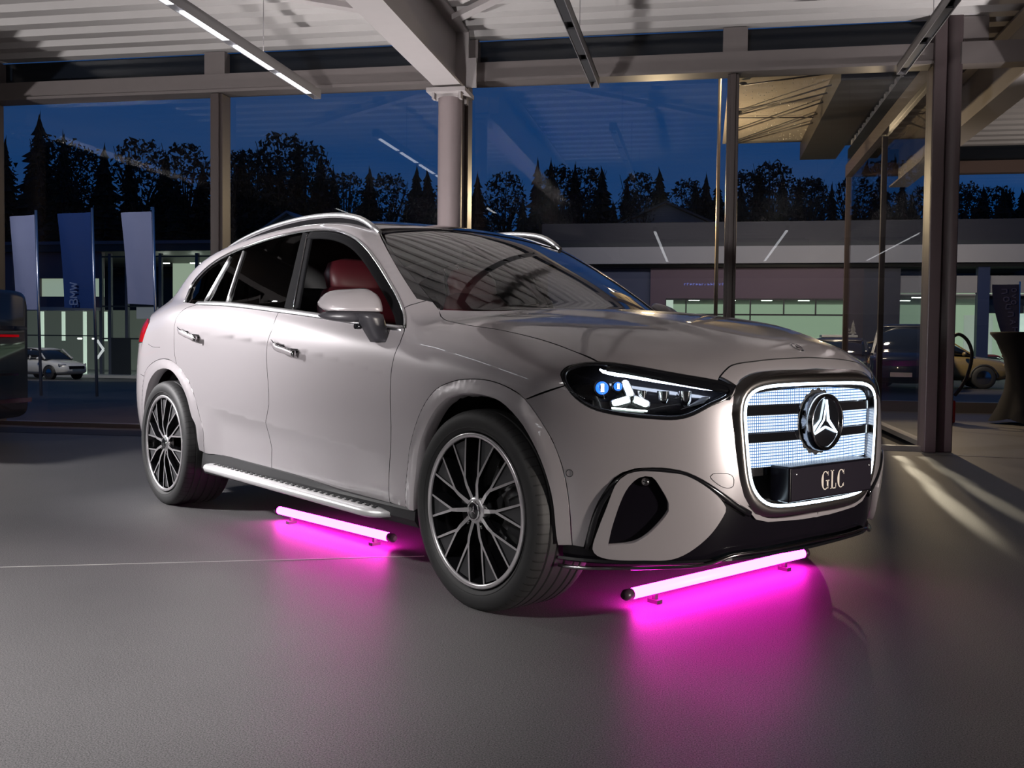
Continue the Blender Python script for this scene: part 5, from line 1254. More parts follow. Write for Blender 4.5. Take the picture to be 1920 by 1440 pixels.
# ------------------------------------------------------------------ bar table with a stretch cover, charging post
t=empty('bar_table','round bar table under a tight black stretch cover by the right window','table',matrix=at(1.93,3.95))
mb=MB(); prof=[(.40,1.19),(.405,1.17),(.33,1.08),(.235,.85),(.20,.62),(.215,.42),(.28,.20),(.345,.03)]; n=64; v=[];f=[]
for i,(r,h) in enumerate(prof):
    k=max(0,(i-4)/3)
    for j in range(n):
        a=2*PI*j/n; c=abs(math.cos(2*a)); rr=r*(1+ .30*k*(c**1.5)-.12*k); v.append((rr*math.cos(a),rr*math.sin(a),h+ .05*k*(1-c)))
for i in range(len(prof)-1):
    for j in range(n): f.append((i*n+j,i*n+(j+1)%n,(i+1)*n+(j+1)%n,(i+1)*n+j))
M['cover']=mat('black_stretch_fabric',(.004,.0045,.008),.85); mb.add(v,f,0,True).build('stretch_cover',M['cover'],t)
mb=MB(); mb.lathe([(0,1.195),(.40,1.195),(.405,1.185),(.40,1.17)],'z',(0,0,0),48); mb.build('table_top',M['cover'],t)
t=empty('charging_post','red charging post with a looped black cable beside the corner pillar','charging post',matrix=at(.93,3.9))
M['redpl']=mat('red_plastic',(.40,.012,.012),.4)
mb=MB(); mb.box((-.16,-.08,0),(.16,.08,.30)); mb.box((-.13,-.06,.30),(.13,.06,1.05)); mb.build('post_body',M['redpl'],t,bevel=.02)
mb=MB(); mb.tube(list(catmull([(.05,-.08,1.08),(.16,-.10,1.16),(.27,-.11,1.08),(.33,-.11,.9),(.28,-.11,.62),(.20,-.10,.45),(.14,-.08,.36)],step=.03)),.022,8); mb.build('cable',M['rubber'],t)

# ================================================================== outside: dusk sky, street, opposite dealerships, hill
wd=bpy.data.worlds.new('dusk_sky'); scene.world=wd; wd.use_nodes=True; nt=wd.node_tree; bg=nt.nodes['Background']
tc=nt.nodes.new('ShaderNodeTexCoord'); sp=nt.nodes.new('ShaderNodeSeparateXYZ'); rp=nt.nodes.new('ShaderNodeValToRGB')
nt.links.new(tc.outputs['Generated'],sp.inputs[0]); nt.links.new(sp.outputs['Z'],rp.inputs[0])
e=rp.color_ramp.elements; e[0].position=0.; e[0].color=(.004,.042,.155,1); e[1].position=.32; e[1].color=(.0085,.040,.135,1)
x=rp.color_ramp.elements.new(.14); x.color=(.0045,.044,.155,1)
mp=nt.nodes.new('ShaderNodeMapping'); mp.inputs['Scale'].default_value=(2.2,2.2,9.); nz=nt.nodes.new('ShaderNodeTexNoise'); nz.inputs['Scale'].default_value=1.6; nz.inputs['Detail'].default_value=5
nt.links.new(tc.outputs['Generated'],mp.inputs[0]); nt.links.new(mp.outputs[0],nz.inputs['Vector'])
cr=nt.nodes.new('ShaderNodeValToRGB'); cr.color_ramp.elements[0].position=.42; cr.color_ramp.elements[1].position=.72; nt.links.new(nz.outputs['Fac'],cr.inputs[0])
mx=nt.nodes.new('ShaderNodeMix'); mx.data_type='RGBA'; mx.inputs[7].default_value=(.022,.056,.150,1)
nt.links.new(cr.outputs[0],mx.inputs[0]); nt.links.new(rp.outputs[0],mx.inputs[6]); nt.links.new(mx.outputs[2],bg.inputs[0]); bg.inputs[1].default_value=1.

def gz(v,u=0.):
    k=min(1.,max(0.,(-8.-u)/6.)); return -.06-(.006+.021*k)*max(v,0.)
M['asphalt']=mat('dark_asphalt',(.030,.028,.029),.55,noise=.3,nscale=12)
gv=[-30,0,.06,12,25,45,60]; gu=[-120,-14,-12,-10,-8,120]
V=[(u,v,gz(v,u) if v>0 else -.08) for v in gv for u in gu]; n=len(gu)
struct(MB().add(V,[(i*n+k,i*n+k+1,(i+1)*n+k+1,(i+1)*n+k) for i in range(len(gv)-1) for k in range(n-1)]),'ground',M['asphalt'])
M['hill']=mat('dark_hillside',(.006,.008,.007),.9,noise=.4,nscale=.3)
V=[];Fc=[];hv=[58,64,70,78,88,110]; hz_=[-1.5,2.,6.,9.5,12.,12.]
for i,v in enumerate(hv):
    for k in range(41):
        u=-120+6*k; V.append((u,v,hz_[i]*(1.0+.12*math.sin(u*.11)+.10*math.sin(u*.05+1))*(1.0 if u<-20 else .9)))
for i in range(len(hv)-1):
    for k in range(40): Fc.append((i*41+k,i*41+k+1,(i+1)*41+k+1,(i+1)*41+k))
struct(MB().add(V,Fc,0,True),'hill',M['hill'])

# trees of the skyline
M['needle']=mat('dark_conifer_needles',(.004,.0065,.0055),.9,noise=.4,nscale=2); M['leaf']=mat('dark_bare_twigs',(.006,.006,.0065),.9,noise=.4,nscale=2); M['bark']=mat('dark_bark',(.012,.010,.010),.9)
def conifer(seed,wd_=.22):
    r=random.Random(seed); mb=MB(); n=26; v=[]
    for i in range(n):
        t=i/n; h0=1-t*.86; R=wd_*(t**.8+.03)*r.uniform(.7,1.1); m=22; k=len(mb.v)
        top=(r.uniform(-.01,.01),r.uniform(-.01,.01),h0+.03); ring=[]
        for j in range(m):
            a=2*PI*j/m+r.uniform(-.15,.15); q=R*(r.uniform(.6,1.1) if j%2 else r.uniform(.4,.65)); ring.append((q*math.cos(a),q*math.sin(a),h0-.03-.035*t-r.uniform(0,.02)))
        mb.add([top]+ring,[(0,1+j,1+(j+1)%m) for j in range(m)])
    return mb
def broadleaf(seed):
    r=random.Random(seed); mb=MB()
    for i in range(1000):
        a=r.uniform(0,2*PI); h=r.uniform(.35,1.); R=.24*math.sqrt(max(0,1-((h-.62)/.42)**2))*math.sqrt(r.random()); c=np.array((R*math.cos(a),R*math.sin(a),h)); s=r.uniform(.006,.017)
        d=[np.array((r.gauss(0,1),r.gauss(0,1),r.gauss(0,1)))*s for _ in range(4)]; mb.add([c+x for x in d],[(0,1,2),(0,2,3),(0,3,1),(1,3,2)])
    for i in range(14):
        a=r.uniform(0,2*PI); mb.tube([(0,0,.3),(.1*math.cos(a),.1*math.sin(a),.6),(.2*math.cos(a),.2*math.sin(a),r.uniform(.7,1.))],[.012,.007,.002],4)
    return mb
def tree(kind,seed,loc,h,label,grp,proto={}):
    key=(kind,seed)
    if key not in proto:
        t=empty(kind,label,'tree',group=grp); (conifer(seed,.20+.05*(seed%3)) if kind=='conifer' else broadleaf(seed)).build('crown',M['needle' if kind=='conifer' else 'leaf'],t,fixn=False)
        mb=MB(); mb.tube([(0,0,-.05),(0,0,.55)],[.022,.012],6); mb.build('trunk',M['bark'],t); proto[key]=t
    else: t=copy_tree(proto[key],None)
    t.matrix_world=at(*loc,rz=random.uniform(0,6.28))@Matrix.Diagonal((h,h,h,1)); return t
TR=[(-63.7,69.9,18.8),(-61.3,70.3,21.2),(-59.5,70.7,18.9),(-58.1,70.9,19.2),(-56.5,71.3,17.8),(-54.6,71.6,18.1),(-53,71.9,17.8),(-51.5,72.2,18.6),(-50.1,72.5,17.8),(-48.1,72.8,18.5),(-47.3,73,17.1),(-45.7,73.3,16.9),(-43.6,73.7,17.7),(-42.9,73.8,17.9),(-41.7,74.1,17.8),(-40.8,74.2,17.2),(-39.8,74.4,17),(-39,74.6,19.2),(-38.4,74.7,18.9),(-37.3,74.9,18.5),(-36.1,75.1,17.6),(-35.4,75.3,16.8),(-33.7,75.6,15.9),(-31.9,75.9,16.6),(-30.4,76.2,16.1),(-28.1,76.6,17.1),(-26.7,76.9,16.4),(-24.3,77.3,15.6),(-22,77.8,16),(-20.1,78.2,16.3),(-17.2,78.7,17.7),(-15.9,79,17.6),(-15.2,79.1,16.9),(-13.8,79.4,17.4),(-12.7,79.6,16.7),(-11.2,79.9,16.6),(-9.1,80.3,16.1),(-8,80.5,16.5),(-6.2,80.8,16.7),(-3.7,81.3,15.5),(-2.1,81.6,16.2),(-1.1,81.8,15.5),(1.7,82.3,16.4),(2.6,82.5,16.9),(3.6,82.7,17.2),(4.7,82.9,16.8),(6.2,83.2,16.1),(7.1,83.3,15.9),(9,83.7,15.6),(11.3,84.1,16.4),(13.2,84.5,16.8),(15.1,84.9,16.4),(20.7,85.9,15),(22.1,86.2,15.3),(23.5,86.5,15.4),(24.9,86.7,15.6),(25.9,86.9,15.3),(-66,69.5,18.2),(28,87,15.2),(17.5,85.3,15.6)]
for i,(u,v,z) in enumerate(TR):
    k='conifer' if i%5 not in (2,4) else 'broadleaf_tree'; b=7.5
    tree(k,i%3 if k=='conifer' else 10+i%2,(u,v+random.uniform(-1,2),b-.2),(z-b+.3),'dark conifer in the treeline on the hill' if k=='conifer' else 'dark broadleaf tree in the treeline on the hill','treeline '+k.replace('_',' '))
for i in range(46):
    u=-70+i*2.1+random.uniform(-.8,.8); k='conifer' if i%3 else 'broadleaf_tree'; z=13.2+random.uniform(-1.2,1.3)+(1.2 if u<-40 else 0)
    tree(k,i%3 if k=='conifer' else 10+i%2,(u,74+random.uniform(-4,4),6.),z-6.,'dark conifer in the treeline on the hill' if k=='conifer' else 'dark broadleaf tree in the treeline on the hill','treeline '+k.replace('_',' '))

def lamp(kind,name,uvz,energy,col=(1,1,1),aim=None,**k):
    l=bpy.data.lights.new(name,kind); l.energy=energy; l.color=col
    for a,b_ in k.items(): setattr(l,a,b_)
    o=bpy.data.objects.new(name,l); COL.objects.link(o); p=W(*uvz); o.location=p
    if aim is not None: o.rotation_euler=(W(*aim)-p).to_track_quat('-Z','Y').to_euler()
    return o
# simple parked cars: shaped body, glasshouse, wheels, lamps
def tinted(name,c,coat=1.): return mat(name,c,.35,metal=.2,coat=coat,coat_rough=.05)
M['carglass']=mat('dark_car_glass',(.008,.010,.012),.06,coat=.5)
M['headlamp']=mat('clear_lamp',(.5,.5,.5),.15,metal=.6); M['redlamp']=mat('red_lamp',(.25,.008,.010),.2,emit=(1.,.02,.03),estr=.8)
def parked_car(name,label,m,matrix,L=4.4,Wd=1.82,H=1.52,hood=.95,suv=0.,group=None,tail=1.):
    """heading +x, wheels on z=0"""
    t=empty(name,label,'car',matrix=matrix,group=group); h=L/2; s=1
    st=[(-h,.45,.86,.62),(-h+.06,.30,.96,.80),(-h+.35,.24,1.02,.90),(-h+.9,.22,1.03,.93),(0,.22,1.0,.94),(h-1.35,.22,.985,.93),(h-1.0,.22,hood,.92),(h-.4,.24,hood-.10,.87),(h-.10,.30,hood-.20,.74),(h,.40,hood-.32,.55)]
    secs=[((x,0,(zb+zt)/2),(0,Wd/2*w,0),(0,0,(zt-zb)/2)) for x,zb,zt,w in st]
    v,f=lens_loft(secs,28,4.2); b=MB().add(v,f,0,True).build('body',m,t)
    R_=H-.03; g=[(-h+.12-.0,.98,.66,.40),(-h+.45+.25*suv*0,R_-.13+.1*suv,.72,.5),(-h+1.0,R_-.01,.74,.6),(-.1,R_,.75,.6),(.45,R_-.07,.74,.55),(h-1.15,1.0,.70,.30)]
    secs=[((x,0,(.92+zt)/2),(0,Wd/2*(w+.14),0),(0,0,max(.03,(zt-.92)/2))) for x,zt,w,_ in g]
    v,f=lens_loft(secs,28,3.0); MB().add(v,f,0,True).build('windows',M['carglass'],t)
    secs=[((x,0,zt-.004),(0,Wd/2*(w-.04),0),(0,0,.030)) for x,zt,w,_ in g[1:5]]; v,f=lens_loft(secs,20,3.0); MB().add(v,f,0,True).build('roof',m,t)
    for s in (-1,1):
        for q in (0.,.55): mb=MB(); mb.bar((-.55+q*2*.5-.0,s*Wd*.455,1.0),(-.60+q,s*Wd*.385,R_-.05),.05,.03); mb.build('window_pillar',m,t)
        mb=MB(); mb.bar((.42,s*Wd*.385,R_-.04),(h-1.2,s*Wd*.44,1.0),.07,.04); mb.build('window_pillar',m,t)
    for x in (-h+.86,h-.88):
        for s in (-1,1):
            mb=MB(); y=s*Wd*.47; mb.lathe([(.20,-.11),(.31,-.115),(.335,-.09),(.335,.09),(.31,.115),(.20,.11)],'y',(x,y-s*.09,.335),28); w=mb.build('wheel',M['rubber'],t)
            mb=MB(); mb.lathe([(0,.02*s),(.05,.02*s),(.20,.0)],'y',(x,y+s*.012,.335),20); mb.build('wheel_rim',M['dark_chrome'],w)
            mb=MB(); mb.lathe([(.345,-.10),(.385,-.10),(.385,.10),(.345,.10)],'y',(x,y-s*.08,.34),20,a0=0,a1=PI); mb.build('wheel_arch',M['black_matt'],t)
    for s in (-1,1):
        mb=MB(); v,f=lens_loft([((h-.16,s*Wd*.30,hood-.25),(.08,0,0),(0,0,.07)),((h-.30,s*Wd*.43,hood-.22),(.05,0,0),(0,0,.06))],12,3); mb.add(v,f,0,True).build('headlight',M['headlamp'],t)
        mb=MB(); v,f=lens_loft([((-h+.02,s*Wd*.28,.86),(.05,0,0),(0,0,.05)),((-h+.14,s*Wd*.44,.89),(.06,0,0),(0,0,.06))],12,3); mb.add(v,f,0,True).build('tail_light',M['redlamp'],t)
        mb=MB(); mb.ball((h-1.45,s*Wd*.54,1.02),.085,12,8,sc=(.7,1.1,.75)); mb.build('wing_mirror',m,t)
    mb=MB(); mb.box((h-.05,-.26,.42),(h+.015,.26,.53)); mb.build('number_plate',M['alu'],t); mb=MB(); mb.box((h-.14,-.45,hood-.42),(h+.005,.45,hood-.28)); mb.build('front_grille',M['black_gloss'],t)
    return t
M['c_white']=tinted('white_car_paint',(.52,.52,.51)); M['c_black']=tinted('black_car_paint',(.006,.006,.008)); M['c_gold']=tinted('olive_gold_car_paint',(.23,.17,.07)); M['c_red']=tinted('red_car_paint',(.55,.03,.03)); M['c_tan']=tinted('copper_car_paint',(.32,.17,.11)); M['c_dark']=tinted('dark_grey_car_paint',(.02,.02,.022))
E1=lambda u,v,z,rz: at(u,v,z,rz)
lamp('SPOT','yard_fill_light',(-31,27,6.5),2200,(1.,.92,.80),aim=(-32,34,-1),spot_size=math.radians(80),spot_blend=.7,shadow_soft_size=.3)  # yard and facade lights added to brighten the cars, flags and fascia
lamp('SPOT','yard_fill_light',(-17.,6.,6.5),560,(.85,.88,1.),aim=(-16.3,11.5,2.),spot_size=math.radians(60),spot_blend=.7,shadow_soft_size=.3)
lamp('AREA','facade_fill_light',(1.,27.,6.8),320,(1.,.90,.92),aim=(1.5,34.,3.6),shape='RECTANGLE',size=16.,size_y=.3)
lamp('SPOT','yard_fill_light',(1.5,17.5,5.5),1900,(1.,.82,.60),aim=(5,24,0),spot_size=math.radians(120),spot_blend=.7,shadow_soft_size=.3)
parked_car('hatchback','white hatchback parked across the street in front of the left showroom',M['c_white'],at(-33.6,33.4,gz(33.4,-33),math.radians(-14)),L=4.35,H=1.53)
parked_car('estate_car','olive gold car parked outside behind the red charging post',M['c_gold'],at(4.55,21.9,gz(21.9),math.radians(-3)),L=4.5,H=1.48)
parked_car('off_road_car','dark off-road car facing the window just left of the corner pillar',M['c_black'],at(3.35,18.9,gz(18.9),math.radians(-104)),L=4.6,H=1.82,hood=1.12,suv=1)
parked_car('small_car','small dark car in the gloom, half in front of the white counter',M['c_dark'],at(1.75,20.4,gz(20.4),math.radians(-100)),L=4.2,H=1.45)
# black car inside the hall at the left edge of the picture
t=empty('van','black vehicle seen tail-on at the far left with a red light strip','car',matrix=at(-8.64,-1.35,0.,0.))
v,f=lens_loft([((0.,-.95,.80),(0.,.95,0),(0,0,.58))]+[((-x,-.95,z),(0,w,0),(0,0,hh)) for x,z,w,hh in ((.02,.82,.965,.61),(.3,.82,.97,.62),(3.0,.82,.97,.62),(4.4,.72,.92,.48),(4.7,.68,.80,.36))],40,14.); MB().add(v,f,0,True).build('body',M['c_black'],t)
v,f=lens_loft([((-.30,-.95,1.36),(0,.80,0),(0,0,.12)),((-.8,-.95,1.45),(0,.78,0),(0,0,.22)),((-2.6,-.95,1.45),(0,.78,0),(0,0,.22)),((-3.5,-.95,1.30),(0,.80,0),(0,0,.14))],24,4.); MB().add(v,f,0,True).build('windows',M['carglass'],t)
mb=MB(); mb.box((-.02,-1.85,1.055),(.035,-.05,1.09)); mb.build('chrome_strip',M['chrome'],t); mb=MB(); mb.box((-.02,-1.80,.985),(.03,-.16,1.008)); mb.build('tail_light',M['tail_red'],t)
mb=MB(); mb.box((-.02,-1.70,.62),(.05,-.20,.645)); mb.box((-.02,-1.88,.36),(.06,-.02,.40)); mb.build('bumper_trim',M['dark_chrome'],t)
for x in (-.95,-3.7):
    for y in (-.14,-1.76):
        mb=MB(); mb.lathe([(0,-.12),(.33,-.12),(.36,-.09),(.36,.09),(.33,.12),(0,.12)],'y',(x,y,.36),28); mb.build('wheel',M['rubber'],t)

# ------------------------------------------------------------------ canopy and lamp pole outside the glass
M['canopy']=mat('pale_canopy_glass',(.42,.37,.31),.30,noise=.14,nscale=5,bump=.6,bscale=60)
t=empty('canopy','lit pale glass canopy with tension rods hanging outside the front glass','canopy',matrix=at(0,0,0))
mb=MB(); mb.box((-1.90,2.6,4.40),(-.02,7.4,4.43)); mb.build('canopy_glass',M['canopy'],t)
M['rod']=mat('dark_tension_rod',(.03,.025,.022),.5)
for k,(v0_,v1_) in enumerate(((3.3,2.7),(4.9,3.3),(5.0,3.7),(6.1,4.2),(7.0,4.9),(7.15,5.5))):
    mb=MB(); mb.tube([(-1.72,v0_,4.34),(-.62,v1_,4.30)],.011,6); mb.ball((-1.72,v0_,4.36),.032,8,6,sc=(1.7,1,.7)); mb.build('tension_rod',M['rod'],t)
mb=MB(); mb.tube([(-1.85,5.3,4.37),(-.1,5.5,4.37)],.010,6); mb.tube([(-1.85,7.2,4.37),(-.1,7.2,4.37)],.010,6); mb.build('edge_rod',M['rod'],t)
mb=MB(); mb.box((-.62,2.4,4.12),(-.04,7.5,4.40)); mb.build('canopy_beam',mat('dark_canopy_beam',(.035,.03,.028),.5),t)
M['drop']=mat('rain_drop',(.9,.86,.78),.15,metal=.3)
mb=MB(); r=random.Random(3)
for k in range(420): mb.ball((-1.85+1.4*r.random()**.8,2.8+4.4*r.random(),4.397),r.uniform(.003,.009),6,4)
o=mb.build('rain_drops',M['drop'],t,fixn=False); o['kind']='stuff'
t=empty('lamp_pole','tall slim lamp pole lit warm, just outside the glass','lamp post',matrix=at(-1.99,5.0,gz(5)))
mb=MB(); mb.tube([(0,0,0),(0,0,5.0)],[.030,.024],16); mb.build('pole',mat('warm_galvanised_pole',(.34,.28,.20),.4,metal=.3),t)
M['warmbulb']=emis('warm_lamp_lens',(1.,.74,.42),60.)
mb=MB(); mb.box((-.10,-.04,5.0),(.30,.06,5.06)); mb.build('lamp_head',M['channel'],t); mb=MB(); mb.box((.05,-.03,4.985),(.28,.05,4.999)); mb.build('lamp_lens',M['warmbulb'],t)

# ------------------------------------------------------------------ flags
def flag(u,v,z0,z1,zc,wid,m,label,sway):
    t=empty('flag',label,'flag',matrix=at(u,v,z0),group=None)
    mb=MB(); mb.tube([(0,0,0),(-.10,0,z1-z0)],[.035,.028],10); mb.build('flag_pole',M['alu'],t)
    V=[];Fc=[];nx,nz=10,20
    for j in range(nz+1):
        q=j/nz; z=(z1-.10-z0)*(1-q)+(zc-z0)*q
        for i in range(nx+1):
            p=i/nx; V.append((-.10+.06*q-.04-p*wid*(1-.10*q*sway),.05*math.sin(p*5+q*3+sway)*p,z-.05*p*(1-q)+.03*math.sin(q*6+sway)*p))
    for j in range(nz):
        for i in range(nx): Fc.append((j*(nx+1)+i,j*(nx+1)+i+1,(j+1)*(nx+1)+i+1,(j+1)*(nx+1)+i))
    c=MB().add(V,Fc,0,True).build('flag_cloth',m,t); return t,c
M['fl_w']=mat('white_flag_cloth',(.40,.41,.56),.8,noise=.06,nscale=2); M['fl_b']=mat('blue_flag_cloth',(.010,.045,.18),.8,noise=.1,nscale=2)
flag(-17.45,10.95,gz(11,-17),3.98,1.66,.62,M['fl_w'],'pale white flag nearest the black vehicle at the left edge',0.3)
fb,fc=flag(-16.16,11.2,gz(11.2,-16),4.05,1.70,.86,M['fl_b'],'blue flag with vertical white lettering between two pale flags',1.0)
flag(-14.78,11.5,gz(11.5,-15),4.09,1.80,.80,M['fl_w'],'pale white flag right behind the tail of the SUV',1.6)
# lettering runs up the blue flag
lt=MB(); M['fl_t']=mat('flag_lettering',(.20,.26,.42),.8)
def vstroke(a,b,ox,oz,s=.19,w=.030):
    # letter space x right, y up; rotated so the word reads upwards
    def tr(p): return (-.55-.0-p[1]*s+ox,-.075,oz+p[0]*s)
    A=np.array(tr(a)); B=np.array(tr(b)); lt.bar(A,B,.01,w,up=np.cross((B-A)/np.linalg.norm(B-A),(0,1,0)))
LET={'B':[((0,0),(0,1)),((0,1),(.5,1)),((.5,1),(.55,.75)),((.55,.75),(.45,.53)),((0,.52),(.45,.52)),((.45,.52),(.62,.27)),((.62,.27),(.5,0)),((.5,0),(0,0))],'M':[((0,0),(0,1)),((0,1),(.35,.3)),((.35,.3),(.7,1)),((.7,1),(.7,0))],'W':[((0,1),(.2,0)),((.2,0),(.42,.8)),((.42,.8),(.64,0)),((.64,0),(.85,1))]}
ofs=0
for ch,wd2 in (('B',.85),('M',.95),('W',1.05)):
    for a,b in LET[ch]: vstroke((a[0]+ofs,a[1]),(b[0]+ofs,b[1]),.10,2.16)
    ofs+=wd2
lt.build('flag_lettering',M['fl_t'],fb)

# ------------------------------------------------------------------ opposite dealership on the right
M['fascia']=mat('pale_fascia',(.36,.35,.33),.6,noise=.04,nscale=1); M['mauve']=mat('mauve_cladding',(.13,.085,.105),.6,noise=.08,nscale=.8); M['bframe']=mat('dark_window_frame',(.02,.024,.024),.5)
M['glow_wall']=mat('self_glowing_wall',(.55,.62,.50),.7,emit=(.48,.60,.44),estr=.55); M['lit_lamp']=emis('ceiling_spot',(.9,1.,.85),14.); M['shopfloor']=mat('pale_shop_floor',(.5,.5,.46),.35)  # wall glow painted in, in place of light from the interior
M['pane']=glass_mat('far_shop_window',(.85,.95,.88),1.5,1.0)
b=empty('dealership','long low dealership with mauve wall and green-lit windows across the street','building',matrix=BM)
def bx(name,m,a,c,par=b,**k): 
    mb=MB(); mb.box(a,c); return mb.build(name,m,par,**k)
bx('fascia',M['fascia'],(-9.,33.4,4.50),(14.,35.,5.22)); bx('fascia_shadow_gap',M['bframe'],(-9.,33.8,4.36),(14.,35.,4.50)); bx('roof',M['bframe'],(-9.5,33.5,5.22),(14.5,50,5.40)); bx('upper_storey',M['walld'],(-9.5,35.5,5.40),(14.,50,6.5))
bx('wall',M['mauve'],(-4.44,34.,3.04),(3.72,34.3,4.36)); bx('wall',M['mauve'],(-4.44,34.,-.8),(-3.78,34.3,3.04)); bx('side_wall',mat('reflection_blue_wall',(.06,.075,.13),.6),(-9.,34.2,-.8),(-4.44,34.5,4.36))  # side wall's blue tint painted in for a reflection
bx('back_wall',M['glow_wall'],(-3.9,44,-.8),(14,44.2,4.4)); bx('shop_floor',M['shopfloor'],(-3.9,34.2,-.62),(14,44,-.58)); bx('shop_ceiling',M['wallw'],(-3.9,34.2,3.2),(14,44,3.25))
bx('wall_pier',M['walld'],(3.72,34.,-.8),(5.9,34.4,4.36)); bx('wall_pier',mat('reflection_pier',(.02,.035,.09),.5),(8.9,33.9,-.8),(9.35,34.3,4.36)); bx('wall',M['fascia'],(5.9,34.05,3.30),(14,34.3,4.0))  # blue pier stands in for a reflection
for k,(u,) in enumerate(((-2.9,),(-.18,),(1.21,),(2.52,))): bx('window_frame',M['bframe'],(u-.03,34.02,-.6 if k in (1,) else 2.32),(u+.03,34.1,3.04))
bx('window_frame',M['bframe'],(-3.75,34.02,2.31),(3.72,34.1,2.38)); bx('window_frame',M['bframe'],(-3.75,34.02,2.97),(3.72,34.1,3.05))
bx('window_frame',mat('glowing_reveal',(.6,.7,.6),.5,emit=(.6,.8,.6),estr=.5),(-3.75,34.0,.2),(-3.45,34.1,2.97))  # reveal glows by itself, its brightness put into the material
for u0,u1 in ((-3.45,3.72),(5.9,8.9),(9.35,14.)):
    mb=MB(); mb.add([(u0,34.05,-.6),(u1,34.05,-.6),(u1,34.05,3.04),(u0,34.05,3.04)],[(0,1,2,3)]); mb.build('window_pane',M['pane'],b)
for u in (-2.6,-.9,.8,2.5,7.,10.5,12.):
    for v in (36.,39.): bx('ceiling_lamp',M['lit_lamp'],(u-.25,v-.06,3.17),(u+.25,v+.06,3.195))
bx('curtain_wall',mat('glowing_blinds',(.55,.58,.55),.6,emit=(.6,.68,.62),estr=.35),(9.4,38.,-.6),(10.6,38.1,2.5))  # blinds glow by themselves, light put into the material
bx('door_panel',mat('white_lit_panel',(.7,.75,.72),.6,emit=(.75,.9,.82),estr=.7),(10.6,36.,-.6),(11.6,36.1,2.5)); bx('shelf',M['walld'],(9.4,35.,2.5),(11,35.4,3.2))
parked_car('coupe','red car shown inside the right-hand dealership',M['c_red'],at(9.75,36.4,-.58,math.radians(-80)),L=4.2,H=1.35)
parked_car('show_car','copper car with a red tail light behind the dealership window',M['c_tan'],at(3.0,36.6,-.58,math.radians(20)),L=4.4,H=1.75,suv=1)
t=empty('counter','white counter added outside in place of one mirrored in the glass, under two trees','counter',matrix=at(2.45,26.0,gz(26)))  # stand-in for a counter mirrored in the glass
cz=-gz(26); M['white_counter']=mat('white_counter',(.55,.56,.54),.4)
mb=MB(); mb.box((-.55,-.30,cz+.80),(.52,.30,cz+1.33)); mb.box((-.15,-.34,cz+.42),(.60,.34,cz+.98)); mb.build('counter_body',M['white_counter'],t,bevel=.01)
mb=MB(); mb.box((-.60,-.36,cz+1.33),(.58,.36,cz+1.41)); mb.build('counter_top',M['white_counter'],t,bevel=.01)
mb=MB(); mb.box((-.56,-.30,0),(.56,.30,cz+.80)); mb.build('plinth',M['walld'],t)
M['snow']=mat('frosted_twigs',(.55,.54,.48),.7,noise=.3,nscale=30)
for k,(x,h) in enumerate(((-.18+.42,.62),(.47,.52))):
    tt=empty('christmas_tree',('taller left','shorter right')[k]+' small frosted tree, standing in for a mirrored one, on the counter','tree',matrix=at(2.45+x,26.0,1.41)@Matrix.Diagonal((h,h,h,1))); conifer(40+k,.26).build('crown',M['snow'],tt,fixn=False); mb=MB(); mb.lathe([(0,0),(.10,0),(.08,.1),(0,.1)],'z',(0,0,0),10); mb.build('pot',M['wallw'],tt)
# shop display things in front of the counter wall
t=empty('beach_flag','dark slate beach flag with pale vertical lettering behind the bar table','flag',matrix=at(3.92,12.,0.))
V=[];Fc=[]
for j in range(21):
    q=j/20; z=.85+1.45*q; x0=.06-.33*math.sin(q*PI*.5)**1.2; x1=.24+.02*math.sin(q*3)
    for i in range(7): V.append((x0+(x1-x0)*i/6,.02*math.sin(i*.9),z))
for j in range(20):
    for i in range(6): Fc.append((j*7+i,j*7+i+1,(j+1)*7+i+1,(j+1)*7+i))
MB().add(V,Fc,0,True).build('flag_cloth',mat('slate_flag_cloth',(.055,.050,.085),.8),t); mb=MB(); mb.tube([(.26,0,gz(12)),(.26,0,2.36)],.016,8); mb.lathe([(0,0),(.3,0),(.3,.04),(0,.05)],'z',(.26,0,gz(12)),20); mb.build('flag_pole',M['alu'],t)
gl={'o':[((.15,0),(.6,0)),((.6,0),(.75,.4)),((.75,.4),(.6,.8)),((.6,.8),(.15,.8)),((.15,.8),(0,.4)),((0,.4),(.15,0))],'n':[((0,0),(0,.8)),((0,.8),(.6,.8)),((.6,.8),(.7,0))],'u':[((0,.8),(0,.1)),((0,.1),(.6,0)),((.7,.8),(.7,0))],'v':[((0,.8),(.35,0)),((.35,0),(.7,.8))],'h':[((0,0),(0,.9)),((0,.45),(.7,.45)),((.7,0),(.7,.9))],'a':[((0,0),(.35,.9)),((.35,.9),(.7,0)),((.15,.35),(.55,.35))]}
lt=MB()
for word,ox,zt,sz in (('nounah',-.10,2.20,.125),('ovo',.10,2.22,.10)):
    for k,ch in enumerate(word):
        for a,b_ in gl[ch]:
            tr=lambda p:(ox+.045*k*(sz>.11)+(.8-p[1])*-sz*.0+p[1]*sz,-.045,zt-k*sz*1.25-p[0]*sz)
            A=np.array(tr(a)); B_=np.array(tr(b_)); lt.bar(A,B_,.006,.014,up=np.cross((B_-A)/np.linalg.norm(B_-A),(0,1,0)))
lt.build('flag_lettering',mat('pale_flag_print',(.20,.18,.26),.8),t)
sg=MB(); r=random.Random(5)
for k in range(15):
    u=-3.0+.125*k; hh=r.uniform(.05,.11); sg.box((u,33.96,3.60),(u+.03,34.,3.60+hh)); sg.box((u,33.96,3.60+hh*r.random()),(u+.09,34.,3.62+hh*r.random()*.5+.03))
sg.build('wall_sign',mat('faint_blue_sign',(.1,.12,.3),.5,emit=(.25,.30,.9),estr=.35),b)
